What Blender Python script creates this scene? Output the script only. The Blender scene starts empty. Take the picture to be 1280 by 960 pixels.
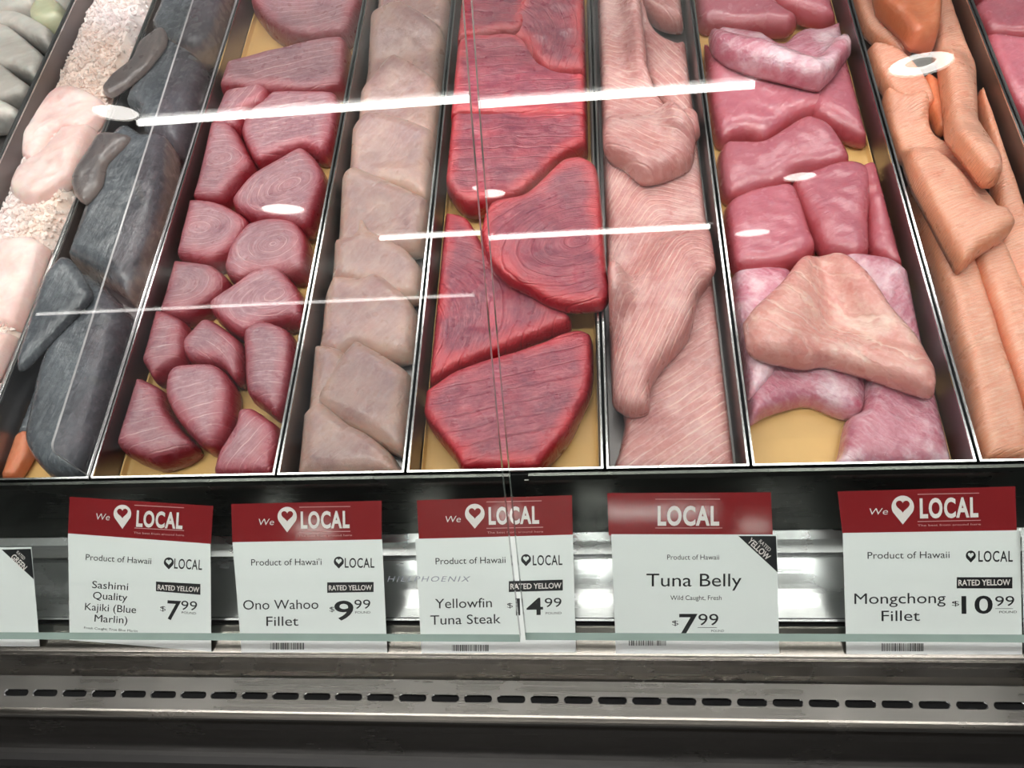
import bpy, math, random
import numpy as np
from mathutils import Vector, Matrix, noise
from mathutils.geometry import delaunay_2d_cdt

# ------------------------------------------------------------------ camera
random.seed(5)
rng = np.random.default_rng(5)
SC = bpy.context.scene
COL = SC.collection
FPX = 1008.0
TILT = Matrix.Rotation(math.radians(10), 4, 'X')      # the display deck slopes towards the shopper
def _n(v):
    v = np.array(v, float); return v / np.linalg.norm(v)
_Y = _n((60, -1778, FPX)); _X = _n((8790, -275, -FPX)); _X = _n(_X - _Y * np.dot(_X, _Y)); _Z = np.cross(_X, _Y)
RC = np.array([_X, _Y, _Z])
def ray(px, py):
    return RC @ np.array([px - 640.0, py - 480.0, FPX])
CAM = -ray(700, 590) / FPX * 0.72
cam = bpy.data.cameras.new('camera'); cam.sensor_width = 36; cam.lens = FPX / 1280 * 36; cam.clip_start = 0.01
co = bpy.data.objects.new('camera', cam); COL.objects.link(co)
rt, up, bk = RC @ np.array([1, 0, 0]), RC @ np.array([0, -1, 0]), RC @ np.array([0, 0, -1])
co.matrix_world = TILT @ Matrix(((rt[0], up[0], bk[0], CAM[0]), (rt[1], up[1], bk[1], CAM[1]), (rt[2], up[2], bk[2], CAM[2]), (0, 0, 0, 1)))
SC.camera = co

# ------------------------------------------------------------------ light and exposure
vs = SC.view_settings
vs.view_transform = 'Standard'; vs.look = 'None'; vs.gamma = 1.0; vs.use_curve_mapping = False
vs.exposure = 0.0
wd = bpy.data.worlds.new('store_air'); SC.world = wd; wd.use_nodes = True
wd.node_tree.nodes['Background'].inputs[0].default_value = (0.95, 0.97, 1.0, 1)
wd.node_tree.nodes['Background'].inputs[1].default_value = 0.2
ADDED_UPLIGHT = 13.0           # upward area lamps added on the tube housings to brighten the ceiling
CEIL = 3.1
CASE_LIGHT = 9.0        # watts of each lamp strip under the canopy
TUBE_GLOW = 17.0        # ceiling tubes
CAN_GLOW = 13.0

# ------------------------------------------------------------------ helpers
DECK_ROOTS = []
def s2l(c):
    return tuple((x / 12.92 if x <= 0.04045 else ((x + 0.055) / 1.055) ** 2.4) for x in (v / 255 for v in c)) + (1,)
def tag(o, label=None, cat=None, group=None, kind=None):
    for k, v in (('label', label), ('category', cat), ('group', group), ('kind', kind)):
        if v: o[k] = v
    return o
def mk(name, verts, faces, mat=None, parent=None, smooth=False, deck=True, base=None, mats=None, fm=None):
    v = np.array(verts, float)
    if parent is None:
        if base is None:
            base = np.array([(v[:, 0].min() + v[:, 0].max()) / 2, (v[:, 1].min() + v[:, 1].max()) / 2, v[:, 2].min()])
    else:
        base = np.array(parent['_base'])
    v = v - base
    me = bpy.data.meshes.new(name)
    me.from_pydata(v.tolist(), [], [list(f) for f in faces])
    for m in (mats or ([mat] if mat else [])): me.materials.append(m)
    if fm is not None: me.polygons.foreach_set('material_index', fm)
    if smooth: me.polygons.foreach_set('use_smooth', [True] * len(me.polygons))
    me.update()
    o = bpy.data.objects.new(name, me); COL.objects.link(o)
    o['_base'] = [float(x) for x in base]
    if parent is not None: o.parent = parent
    else:
        o.location = base
        if deck: DECK_ROOTS.append(o)
    return o
def empty(name, base, deck=True):
    o = bpy.data.objects.new(name, None); COL.objects.link(o)
    o.location = base; o['_base'] = [float(x) for x in base]; o.empty_display_size = 0.02
    if deck: DECK_ROOTS.append(o)
    return o
class MB:
    def __init__(s): s.v = []; s.f = []; s.m = []
    def add(s, v, f, mi=0):
        n = len(s.v); s.v += [tuple(p) for p in v]; s.f += [[i + n for i in q] for q in f]; s.m += [mi] * len(f); return s
    def box(s, a, b, mi=0):
        x0, y0, z0 = a; x1, y1, z1 = b
        return s.add([(x0,y0,z0),(x1,y0,z0),(x1,y1,z0),(x0,y1,z0),(x0,y0,z1),(x1,y0,z1),(x1,y1,z1),(x0,y1,z1)],
                     [(0,3,2,1),(4,5,6,7),(0,1,5,4),(1,2,6,5),(2,3,7,6),(3,0,4,7)], mi)
    def sheet(s, prof, x0, x1, th=0.0015, mi=0):
        """Bent sheet metal: a (Y, Z) profile run along X, with thickness th below it."""
        p = np.array(prof, float); d = np.gradient(p, axis=0); d /= np.linalg.norm(d, axis=1)[:, None]
        q = p + np.stack([-d[:, 1], d[:, 0]], 1) * -th if False else p + np.stack([d[:, 1], -d[:, 0]], 1) * -th
        n = len(p); v = []
        for x in (x0, x1):
            v += [(x, a, b) for a, b in p] + [(x, a, b) for a, b in q]
        f = []
        for i in range(n - 1):
            f += [(i, i + 1, 2*n + i + 1, 2*n + i), (n + i + 1, n + i, 3*n + i, 3*n + i + 1)]
            f += [(i + 1, i, n + i, n + i + 1), (2*n + i, 2*n + i + 1, 3*n + i + 1, 3*n + i)]
        f += [(0, 2*n, 3*n, n), (n - 1, 2*n - 1, 4*n - 1, 3*n - 1)]
        return s.add(v, f, mi)
    def build(s, name, mat=None, parent=None, **k):
        if k.get('mats'): k['fm'] = s.m
        return mk(name, s.v, s.f, mat, parent, **k)
def P(px, py, z=None, y=None, x=None):
    d = ray(px, py)
    t = (z - CAM[2]) / d[2] if z is not None else (y - CAM[1]) / d[1] if y is not None else (x - CAM[0]) / d[0]
    return CAM + t * d

# ------------------------------------------------------------------ materials
def new_mat(name):
    m = bpy.data.materials.new(name); m.use_nodes = True
    nt = m.node_tree; b = nt.nodes['Principled BSDF']
    return m, nt, b
def nd(nt, t, **kw):
    n = nt.nodes.new(t)
    for k, v in kw.items():
        if k.startswith('i_'):
            key = k[2:]; n.inputs[int(key) if key.isdigit() else key].default_value = v
        else: setattr(n, k, v)
    return n
def math_n(nt, op, a, b=None):
    n = nt.nodes.new('ShaderNodeMath'); n.operation = op
    for i, s in enumerate((a, b)):
        if s is None: continue
        if isinstance(s, (int, float)): n.inputs[i].default_value = s
        else: nt.links.new(s, n.inputs[i])
    return n.outputs[0]
def mix_c(nt, fac, a, b, mode='MIX'):
    n = nt.nodes.new('ShaderNodeMix'); n.data_type = 'RGBA'; n.blend_type = mode
    for i, s in ((0, fac), (6, a), (7, b)):
        if isinstance(s, (int, float, tuple)): n.inputs[i].default_value = s
        else: nt.links.new(s, n.inputs[i])
    return n.outputs[2]
def ramp(nt, src, p0, p1):
    n = nt.nodes.new('ShaderNodeMapRange'); n.inputs[1].default_value = p0; n.inputs[2].default_value = p1; n.clamp = True
    nt.links.new(src, n.inputs[0]); return n.outputs[0]
def steel(name, col, rough, brush=0.05, metal=1.0, dirt=0.0):
    m, nt, b = new_mat(name)
    tc = nd(nt, 'ShaderNodeTexCoord'); mp = nd(nt, 'ShaderNodeMapping'); mp.inputs['Scale'].default_value = (3, 260, 260)
    nt.links.new(tc.outputs['Object'], mp.inputs[0])
    nz = nd(nt, 'ShaderNodeTexNoise', i_Scale=1.0, i_Detail=4.0); nt.links.new(mp.outputs[0], nz.inputs[0])
    n2 = nd(nt, 'ShaderNodeTexNoise', i_Scale=14.0, i_Detail=5.0); nt.links.new(tc.outputs['Object'], n2.inputs[0])
    r = math_n(nt, 'ADD', math_n(nt, 'MULTIPLY', nz.outputs[0], 0.12), rough - 0.06)
    r = math_n(nt, 'ADD', r, math_n(nt, 'MULTIPLY', ramp(nt, n2.outputs[0], 0.45, 0.75), 0.12 + dirt))
    nt.links.new(r, b.inputs['Roughness'])
    b.inputs['Base Color'].default_value = s2l(col); b.inputs['Metallic'].default_value = metal
    bp = nd(nt, 'ShaderNodeBump', i_Strength=brush, i_Distance=0.001); nt.links.new(nz.outputs[0], bp.inputs['Height'])
    nt.links.new(bp.outputs[0], b.inputs['Normal'])
    return m
def plain(name, col, rough=0.5, metal=0.0, spec=0.5, noise_amt=0.0):
    m, nt, b = new_mat(name)
    b.inputs['Roughness'].default_value = rough; b.inputs['Metallic'].default_value = metal
    b.inputs['Specular IOR Level'].default_value = spec
    tc = nd(nt, 'ShaderNodeTexCoord'); nz = nd(nt, 'ShaderNodeTexNoise', i_Scale=35.0, i_Detail=3.0); nt.links.new(tc.outputs['Object'], nz.inputs[0])
    c = s2l(col); d = tuple(x * (1 - noise_amt) for x in c[:3]) + (1,)
    nt.links.new(mix_c(nt, nz.outputs[0], d, c), b.inputs['Base Color'])
    return m
def glow(name, col, s):
    m, nt, b = new_mat(name)
    b.inputs['Base Color'].default_value = (0.8, 0.8, 0.8, 1)
    b.inputs['Emission Color'].default_value = col; b.inputs['Emission Strength'].default_value = s
    return m
def clear(name, tint, refl=0.04, gloss=0.0, edge=1.0):
    """Thin clear pane: passes light, mirrors by Schlick's law on each face."""
    m, nt, b = new_mat(name); nt.nodes.remove(b)
    g = nd(nt, 'ShaderNodeNewGeometry')
    dt = nd(nt, 'ShaderNodeVectorMath', operation='DOT_PRODUCT'); nt.links.new(g.outputs['Normal'], dt.inputs[0]); nt.links.new(g.outputs['Incoming'], dt.inputs[1])
    f = math_n(nt, 'POWER', math_n(nt, 'SUBTRACT', 1.0, math_n(nt, 'ABSOLUTE', dt.outputs['Value'])), 5.0)
    f = math_n(nt, 'ADD', math_n(nt, 'MULTIPLY', f, (1 - refl) * edge), refl)
    t = nd(nt, 'ShaderNodeBsdfTransparent'); t.inputs[0].default_value = tint
    gl = nd(nt, 'ShaderNodeBsdfGlossy'); gl.inputs['Roughness'].default_value = gloss
    mx = nd(nt, 'ShaderNodeMixShader'); nt.links.new(f, mx.inputs[0]); nt.links.new(t.outputs[0], mx.inputs[1]); nt.links.new(gl.outputs[0], mx.inputs[2])
    nt.links.new(mx.outputs[0], nt.nodes['Material Output'].inputs[0])
    return m
def flesh(name, base, dark, line, rim, fib=260., lamt=0.35, seam=0., seamamt=0.5, seamw=0.10, wob=0.5, rough=0.36, sss=0.3, bump=0.3, mott=22., spec=0.5, rimw=0.8, groove=False, rim0=0.74, rim1=1.0, broad=None, broadamt=0.5, film=None, filmamt=0.0, coat=0.2):
    """Raw fish: fibres that follow the grain, sparse pale seams, mottling, and the darker outer rim of the cut."""
    m, nt, b = new_mat(name)
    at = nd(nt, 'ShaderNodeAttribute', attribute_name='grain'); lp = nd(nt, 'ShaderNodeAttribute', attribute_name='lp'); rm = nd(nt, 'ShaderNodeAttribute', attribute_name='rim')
    oi = nd(nt, 'ShaderNodeObjectInfo')
    off = nd(nt, 'ShaderNodeVectorMath', operation='ADD'); cmb = nd(nt, 'ShaderNodeCombineXYZ')
    rnd = math_n(nt, 'MULTIPLY', oi.outputs['Random'], 7.0)
    nt.links.new(rnd, cmb.inputs[0]); nt.links.new(lp.outputs['Vector'], off.inputs[0]); nt.links.new(cmb.outputs[0], off.inputs[1])
    n1 = nd(nt, 'ShaderNodeTexNoise', i_Scale=mott, i_Detail=3.0); nt.links.new(off.outputs[0], n1.inputs[0])
    n2 = nd(nt, 'ShaderNodeTexNoise', i_Scale=230.0, i_Detail=4.0, i_Roughness=0.65); nt.links.new(off.outputs[0], n2.inputs[0])
    n3 = nd(nt, 'ShaderNodeTexNoise', i_Scale=75.0, i_Detail=2.0); nt.links.new(off.outputs[0], n3.inputs[0])
    sp = nd(nt, 'ShaderNodeSeparateXYZ'); nt.links.new(lp.outputs['Vector'], sp.inputs[0])
    g = math_n(nt, 'ADD', at.outputs['Fac'], math_n(nt, 'MULTIPLY', math_n(nt, 'SUBTRACT', n1.outputs[0], 0.5), 0.016 * wob))
    g = math_n(nt, 'ADD', g, math_n(nt, 'MULTIPLY', math_n(nt, 'SUBTRACT', n3.outputs[0], 0.5), 0.005 * wob))
    fv = nd(nt, 'ShaderNodeCombineXYZ')
    nt.links.new(math_n(nt, 'ADD', math_n(nt, 'MULTIPLY', sp.outputs[0], fib * 0.16), rnd), fv.inputs[0]); nt.links.new(math_n(nt, 'MULTIPLY', g, fib), fv.inputs[1]); nt.links.new(math_n(nt, 'MULTIPLY', sp.outputs[2], fib * 0.3), fv.inputs[2])
    fb = nd(nt, 'ShaderNodeTexNoise', i_Scale=1.0, i_Detail=3.0, i_Roughness=0.6); nt.links.new(fv.outputs[0], fb.inputs[0])
    c = mix_c(nt, ramp(nt, n1.outputs[0], 0.3, 0.7), s2l(dark), s2l(base))
    c = mix_c(nt, math_n(nt, 'MULTIPLY', ramp(nt, n2.outputs[0], 0.45, 0.8), 0.25), c, s2l(line))
    c = mix_c(nt, math_n(nt, 'MULTIPLY', ramp(nt, fb.outputs[0], 0.48, 0.72), lamt), c, s2l(line))
    c = mix_c(nt, math_n(nt, 'MULTIPLY', ramp(nt, fb.outputs[0], 0.47, 0.25), lamt * 0.6), c, s2l(dark))
    hgt = math_n(nt, 'ADD', math_n(nt, 'MULTIPLY', fb.outputs[0], 0.9), math_n(nt, 'MULTIPLY', n2.outputs[0], 0.6))
    if seam:
        sn = math_n(nt, 'SINE', math_n(nt, 'MULTIPLY', math_n(nt, 'ADD', g, math_n(nt, 'MULTIPLY', oi.outputs['Random'], 0.02)), 6.2832 * seam))
        sn = ramp(nt, sn, 1 - seamw, 1.0)
        sl_ = math_n(nt, 'MULTIPLY', sn, ramp(nt, n1.outputs[0], 0.36, 0.6))
        c = mix_c(nt, math_n(nt, 'MULTIPLY', sl_, seamamt), c, tuple(v * 0.6 for v in s2l(dark)[:3]) + (1,) if groove else s2l(line))
        hgt = math_n(nt, 'ADD', hgt, math_n(nt, 'MULTIPLY', sl_ if groove else sn, -1.0 if groove else -0.5))
    if film:
        n4 = nd(nt, 'ShaderNodeTexNoise', i_Scale=16.0, i_Detail=5.0, i_Roughness=0.65); nt.links.new(off.outputs[0], n4.inputs[0])
        c = mix_c(nt, math_n(nt, 'MULTIPLY', ramp(nt, n4.outputs[0], 0.48, 0.66), filmamt), c, s2l(film))
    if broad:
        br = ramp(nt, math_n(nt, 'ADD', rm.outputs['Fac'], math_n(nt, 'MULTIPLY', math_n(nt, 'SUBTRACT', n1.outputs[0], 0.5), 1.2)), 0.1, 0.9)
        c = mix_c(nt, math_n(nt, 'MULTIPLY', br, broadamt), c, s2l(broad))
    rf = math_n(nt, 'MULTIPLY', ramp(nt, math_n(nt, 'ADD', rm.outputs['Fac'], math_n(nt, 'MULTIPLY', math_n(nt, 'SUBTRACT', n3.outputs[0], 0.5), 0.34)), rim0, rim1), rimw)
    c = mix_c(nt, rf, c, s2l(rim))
    nt.links.new(c, b.inputs['Base Color'])
    hgt = math_n(nt, 'ADD', hgt, math_n(nt, 'MULTIPLY', n3.outputs[0], 1.4))
    hs = nd(nt, 'ShaderNodeHueSaturation'); nt.links.new(c, hs.inputs['Color'])
    nt.links.new(math_n(nt, 'ADD', math_n(nt, 'MULTIPLY', oi.outputs['Random'], 0.22), 0.87), hs.inputs['Value']); c = hs.outputs[0]
    nt.links.new(c, b.inputs['Base Color'])
    bp = nd(nt, 'ShaderNodeBump', i_Strength=bump, i_Distance=0.0025); nt.links.new(hgt, bp.inputs['Height'])
    nt.links.new(bp.outputs[0], b.inputs['Normal']); nt.links.new(bp.outputs[0], b.inputs['Coat Normal'])
    nt.links.new(math_n(nt, 'ADD', math_n(nt, 'MULTIPLY', n3.outputs[0], 0.25), rough - 0.12), b.inputs['Roughness'])
    b.inputs['Subsurface Weight'].default_value = sss; b.inputs['Subsurface Radius'].default_value = (1.0, 0.35, 0.25); b.inputs['Subsurface Scale'].default_value = 0.005
    b.inputs['Specular IOR Level'].default_value = spec
    b.inputs['Coat Weight'].default_value = coat; b.inputs['Coat Roughness'].default_value = 0.2
    return m
M = {}
M['steel'] = steel('brushed_steel', (190, 188, 184), 0.26, 0.06)
M['steel_front'] = steel('front_steel', (120, 116, 110), 0.2, 0.03)
M['steel_grille'] = steel('grille_steel', (122, 120, 115), 0.27, 0.05)
M['steel_plate'] = steel('plate_steel', (96, 98, 94), 0.24, 0.03)
M['steel_bright'] = steel('bright_steel', (215, 216, 216), 0.2, 0.04, dirt=0.1)
M['pan'] = steel('pan_steel', (150, 145, 145), 0.36, 0.05)
M['chrome'] = steel('rim_steel', (235, 235, 235), 0.16, 0.02)
M['black'] = plain('black_gap', (12, 12, 12), 0.8)
M['bumper'] = plain('grey_bumper', (44, 43, 42), 0.35, noise_amt=0.2)
M['liner'] = plain('tan_liner', (232, 186, 118), 0.34, noise_amt=0.2)
M['glass'] = clear('pane_glass', (0.965, 0.985, 0.975, 1), 0.045)
M['glass_edge'] = plain('pane_edge', (150, 168, 161), 0.1, noise_amt=0.25)
M['acrylic'] = clear('clear_acrylic', (0.93, 0.92, 0.93, 1), 0.03, 0.03, 0.45)
M['acrylic_edge'] = plain('acrylic_edge', (165, 160, 162), 0.2)
M['card'] = plain('white_card', (236, 239, 237), 0.28, noise_amt=0.03)
M['sleeve'] = clear('sleeve_plastic', (0.97, 0.98, 0.975, 1), 0.04, 0.05)
M['red'] = plain('red_print', (134, 34, 38), 0.07, noise_amt=0.05)
M['ink'] = plain('black_ink', (20, 21, 24), 0.4)
M['white_ink'] = plain('white_ink', (232, 224, 220), 0.3)
M['pale_ink'] = plain('pale_ink', (205, 150, 150), 0.3)
M['etch'] = plain('grey_print', (150, 155, 165), 0.5)
M['housing'] = plain('lamp_housing', (200, 200, 198), 0.5)
M['tube'] = glow('tube_glow', (1, 0.97, 0.94, 1), TUBE_GLOW)
M['tube_far'] = glow('far_tube_glow', (1, 0.95, 0.92, 1), TUBE_GLOW * 0.6)
M['tube_added'] = glow('added_tube_glow', (1, 0.98, 0.96, 1), TUBE_GLOW * 3.2)
M['can'] = glow('can_glow', (1, 0.93, 0.88, 1), CAN_GLOW)
M['ceiling'] = plain('ceiling_paint', (215, 214, 210), 0.9, noise_amt=0.06)
M['floor'] = plain('floor_concrete', (46, 44, 42), 0.6, noise_amt=0.3)
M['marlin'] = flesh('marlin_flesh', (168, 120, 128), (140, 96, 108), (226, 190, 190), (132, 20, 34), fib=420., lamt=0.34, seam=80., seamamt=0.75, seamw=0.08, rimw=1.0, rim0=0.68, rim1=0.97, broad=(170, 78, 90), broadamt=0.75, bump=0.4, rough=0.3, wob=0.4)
M['ono'] = flesh('wahoo_flesh', (172, 140, 134), (146, 112, 114), (200, 176, 166), (196, 166, 150), fib=260., lamt=0.25, bump=0.3, rimw=0.6, sss=0.5, wob=1., mott=28., rough=0.3, broad=(190, 158, 144), broadamt=0.7)
M['tuna'] = flesh('tuna_flesh', (164, 74, 90), (116, 48, 70), (214, 132, 138), (152, 14, 28), fib=380., lamt=0.35, seam=60., seamamt=0.22, seamw=0.12, groove=True, bump=0.5, rimw=1.0, rim0=0.72, rim1=0.97, broad=(204, 74, 80), broadamt=0.85, mott=30., rough=0.3)  # dark red rim: real bloodline, with some side shade put into the colour
M['belly'] = flesh('belly_flesh', (198, 138, 134), (176, 112, 112), (240, 204, 194), (186, 112, 104), fib=300., lamt=0.4, seam=120., seamamt=0.6, seamw=0.25, wob=0.3, bump=0.4, rimw=0.6, film=(236, 210, 206), filmamt=0.35, rough=0.3)
M['mong'] = flesh('pomfret_flesh', (194, 116, 130), (180, 98, 114), (214, 154, 160), (164, 54, 60), fib=300., lamt=0.22, bump=0.22, rimw=0.85, rough=0.24, coat=0.5, rim0=0.6, broad=(188, 88, 98), broadamt=0.6)
M['mong_wet'] = flesh('pomfret_membrane', (204, 134, 150), (184, 98, 120), (240, 208, 214), (190, 90, 102), fib=150., lamt=0.4, wob=1.5, bump=0.7, rimw=0.5, rough=0.18, coat=0.7, film=(244, 222, 230), filmamt=0.75)  # white film patches also paint the wet glints into the colour
M['mong_pale'] = flesh('pomfret_pale', (220, 160, 150), (208, 134, 128), (246, 218, 204), (206, 122, 112), fib=150., lamt=0.45, seam=40., seamamt=0.45, seamw=0.12, wob=2.0, bump=0.35, rimw=0.5, rough=0.26, coat=0.4, film=(246, 224, 210), filmamt=0.75, broad=(210, 134, 130), broadamt=0.4)
M['strip'] = flesh('orange_flesh', (232, 170, 146), (220, 148, 124), (248, 212, 192), (230, 146, 106), fib=380., lamt=0.45, seam=300., seamamt=0.5, seamw=0.45, wob=0.2, bump=0.45, rimw=0.7, rough=0.3, broad=(228, 156, 124), broadamt=0.4)
M['strip_deep'] = flesh('deep_orange_flesh', (228, 138, 98), (216, 120, 82), (240, 176, 140), (214, 112, 64), fib=240., lamt=0.3, bump=0.25, rimw=0.6)
M['skin'] = flesh('dark_skin', (92, 96, 102), (58, 60, 66), (140, 145, 150), (64, 62, 64), fib=300., lamt=0.35, bump=0.25, rimw=0.3, sss=0.0, rough=0.26, coat=0.4, mott=12.)
M['skin_cut'] = flesh('dark_skin_cut', (86, 90, 96), (56, 58, 63), (134, 138, 143), (160, 132, 118), fib=300., lamt=0.35, bump=0.25, rimw=0.85, sss=0.0, rough=0.26, coat=0.4, mott=12.)
M['flap'] = flesh('brown_flap', (112, 102, 100), (84, 78, 80), (146, 134, 130), (134, 116, 110), fib=160., lamt=0.25, bump=0.2, rimw=0.5, sss=0.1, rough=0.3, coat=0.4)
M['pale'] = flesh('pale_flesh', (234, 206, 200), (222, 178, 174), (246, 230, 224), (226, 182, 170), fib=140., lamt=0.3, wob=1.5, bump=0.3, rimw=0.4, sss=0.5, film=(248, 234, 230), filmamt=0.5, coat=0.4)
M['white_fish'] = flesh('white_flesh', (212, 206, 198), (184, 178, 172), (232, 228, 222), (150, 146, 142), fib=160., lamt=0.3, bump=0.2, rimw=0.4, sss=0.4)
M['white_skin'] = flesh('white_flesh_skin', (212, 206, 198), (186, 180, 174), (232, 228, 222), (40, 40, 44), fib=160., lamt=0.3, bump=0.2, rimw=0.6, sss=0.3)
M['green_fish'] = flesh('greenish_flesh', (192, 192, 162), (172, 172, 142), (212, 210, 186), (166, 164, 134), fib=140., lamt=0.25, bump=0.2, rimw=0.4, sss=0.4)
def ice_mat():
    m, nt, b = new_mat('crushed_ice_pink')
    tc = nd(nt, 'ShaderNodeTexCoord')
    n1 = nd(nt, 'ShaderNodeTexNoise', i_Scale=9.0, i_Detail=3.0); nt.links.new(tc.outputs['Object'], n1.inputs[0])
    n2 = nd(nt, 'ShaderNodeTexNoise', i_Scale=190.0, i_Detail=3.0); nt.links.new(tc.outputs['Object'], n2.inputs[0])
    c = mix_c(nt, ramp(nt, n1.outputs[0], 0.35, 0.65), s2l((255, 234, 234)), s2l((255, 224, 210)))
    c = mix_c(nt, math_n(nt, 'MULTIPLY', ramp(nt, n2.outputs[0], 0.5, 0.75), 0.5), c, s2l((252, 246, 244)))
    nt.links.new(c, b.inputs['Base Color'])
    b.inputs['Roughness'].default_value = 0.18
    b.inputs['Subsurface Weight'].default_value = 0.5; b.inputs['Subsurface Radius'].default_value = (1, 0.8, 0.75); b.inputs['Subsurface Scale'].default_value = 0.008
    bp = nd(nt, 'ShaderNodeBump', i_Strength=0.5, i_Distance=0.002); nt.links.new(n2.outputs[0], bp.inputs['Height']); nt.links.new(bp.outputs[0], b.inputs['Normal'])
    return m
M['ice'] = ice_mat()

# ------------------------------------------------------------------ the store around the case
XA, XB = -1.02, 0.86
fl = MB().box((-9, -14, -1.0), (9, 6, -0.95)).build('floor', M['floor'], deck=False); tag(fl, kind='structure')
ce = MB().box((-12, -14, CEIL), (9, 6, CEIL + 0.1)).build('ceiling', M['ceiling'], deck=False); tag(ce, kind='structure')

def tube_lamp(x0, x1, y, z, label, h=0.055, glow_mat='tube'):
    t = empty('ceiling_tube_lamp', ((x0 + x1) / 2, y, z), deck=False)
    tag(t, label, 'ceiling lamp', 'long lamps on the store ceiling')
    MB().box((x0 - 0.03, y - 0.07, z + 0.03), (x1 + 0.03, y + 0.07, z + 0.09)).build('housing', M['housing'], t)
    for q in (0.1, 0.9):
        xs = x0 + (x1 - x0) * q; MB().box((xs - 0.006, y - 0.006, z + 0.089), (xs + 0.006, y + 0.006, CEIL + 0.001)).build('stem', M['housing'], t)
    ld = bpy.data.lights.new('added_uplight', 'AREA'); ld.shape = 'RECTANGLE'; ld.size = x1 - x0; ld.size_y = 0.12; ld.energy = ADDED_UPLIGHT * (x1 - x0) / 3; ld.color = (1, 0.98, 0.96)
    lo = bpy.data.objects.new('added_uplight', ld); COL.objects.link(lo); lo.parent = t
    lo.location = (0, 0, 0.1); lo.rotation_euler = (math.pi, 0, 0)
    n = 12; v = []
    for x in (x0, x1):
        v += [(x, y + h / 2 * math.cos(2 * math.pi * k / n), z + h / 2 * math.sin(2 * math.pi * k / n)) for k in range(n)]
    f = [(k, (k + 1) % n, n + (k + 1) % n, n + k) for k in range(n)] + [tuple(range(n))[::-1], tuple(range(n, 2 * n))]
    mk('tube', v, f, M[glow_mat], t, smooth=False)
    return t
tube_lamp(-2.36, 0.81, -3.13, 2.45, 'ceiling lamp nearest the case, mirrored as the broad upper streak', 0.058)
tube_lamp(-1.81, 0.93, -5.95, 2.39, 'middle ceiling lamp, mirrored as the short thin streak', 0.055)
tube_lamp(-7.5, -1.55, -9.4, 2.35, 'farthest ceiling lamp, mirrored as the faint lowest streak', 0.04, 'tube_far')
tube_lamp(-2.2, 1.6, -0.95, 2.45, 'added unseen lamp over the aisle that brightens the price tags', 0.09, 'tube_added')  # unseen tube added to brighten the tags and the steel front
def can_lamp(x, y, z, r, label, ring=False):
    t = empty('ceiling_can_lamp', (x, y, z), deck=False); tag(t, label, 'ceiling lamp', 'round can lamps on the store ceiling')
    n = 24
    def circ(rr, zz): return [(x + rr * math.cos(2 * math.pi * k / n), y + rr * math.sin(2 * math.pi * k / n), zz) for k in range(n)]
    MB().box((x - 0.012, y - 0.012, z + 0.1), (x + 0.012, y + 0.012, CEIL + 0.001)).build('stem', M['housing'], t)
    a = circ(r * 1.05, z) + circ(r * 1.05, z + 0.12) + circ(r * 1.12, z) + circ(r * 1.12, z + 0.12)
    MB().add(circ(r * 1.1, z + 0.119) + circ(r * 1.1, z + 0.125), [tuple(range(n))[::-1], tuple(range(n, 2 * n))] + [(k, (k + 1) % n, n + (k + 1) % n, n + k) for k in range(n)]).build('cap', M['housing'], t)
    f = []
    for k in range(n):
        j = (k + 1) % n
        f += [(k, n + k, n + j, j), (2*n + k, 2*n + j, 3*n + j, 3*n + k), (k, j, 2*n + j, 2*n + k)]
    mk('can', a, f, M['housing'], t)
    ri = r * 0.52 if ring else r * 0.02
    v = circ(ri, z + 0.012) + circ(r, z + 0.012) + circ(ri, z + 0.03) + circ(r, z + 0.03); f = []
    for k in range(n):
        j = (k + 1) % n
        f += [(k, n + k, n + j, j), (2*n + k, 2*n + j, 3*n + j, 3*n + k), (k, j, 2*n + j, 2*n + k), (n + k, 3*n + k, 3*n + j, n + j)]
    mk('lens', v, f, M['can'], t)
can_lamp(1.56, -3.05, 2.46, 0.135, 'round ceiling lamp with a dark centre, mirrored at right', True)
can_lamp(-2.42, -3.0, 2.46, 0.11, 'round ceiling lamp near the left end of the nearest tube')
can_lamp(-2.25, -4.9, 2.41, 0.15, 'round ceiling lamp left of the middle tube')
can_lamp(-0.70, -4.66, 2.41, 0.11, 'round ceiling lamp over the middle, mirrored at the pane joint')
can_lamp(1.36, -4.69, 2.41, 0.10, 'round ceiling lamp right of the two near tubes')
can_lamp(1.32, -6.27, 2.38, 0.14, 'round ceiling lamp beyond the right end of the middle tube')

# lamp strip of the case itself: hangs over the pans, out of the picture
def case_lamp(y, z, label, watts, ang):
    t = empty('canopy_lamp', (0, y, z)); tag(t, label, 'lamp', 'lamp strips under the case canopy')
    MB().box((XA, y - 0.05, z + 0.004), (XB, y + 0.05, z + 0.03)).build('housing', M['housing'], t)
    for i in range(1):
        ld = bpy.data.lights.new('lamp_strip', 'AREA'); ld.shape = 'RECTANGLE'; ld.size = XB - XA; ld.size_y = 0.09
        ld.energy = watts; ld.color = (1.0, 0.955, 0.92)
        lo = bpy.data.objects.new('lamp_strip', ld); COL.objects.link(lo); lo.parent = t
        lo.location = ((XA + XB) / 2, 0, 0.0); lo.rotation_euler = (ang, 0, 0)
case_lamp(0.30, 0.72, 'lamp strip under the front of the case canopy', CASE_LIGHT * 0.55, math.radians(-8))
case_lamp(0.72, 0.66, 'lamp strip under the back of the case canopy', CASE_LIGHT * 1.15, math.radians(-22))

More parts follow.
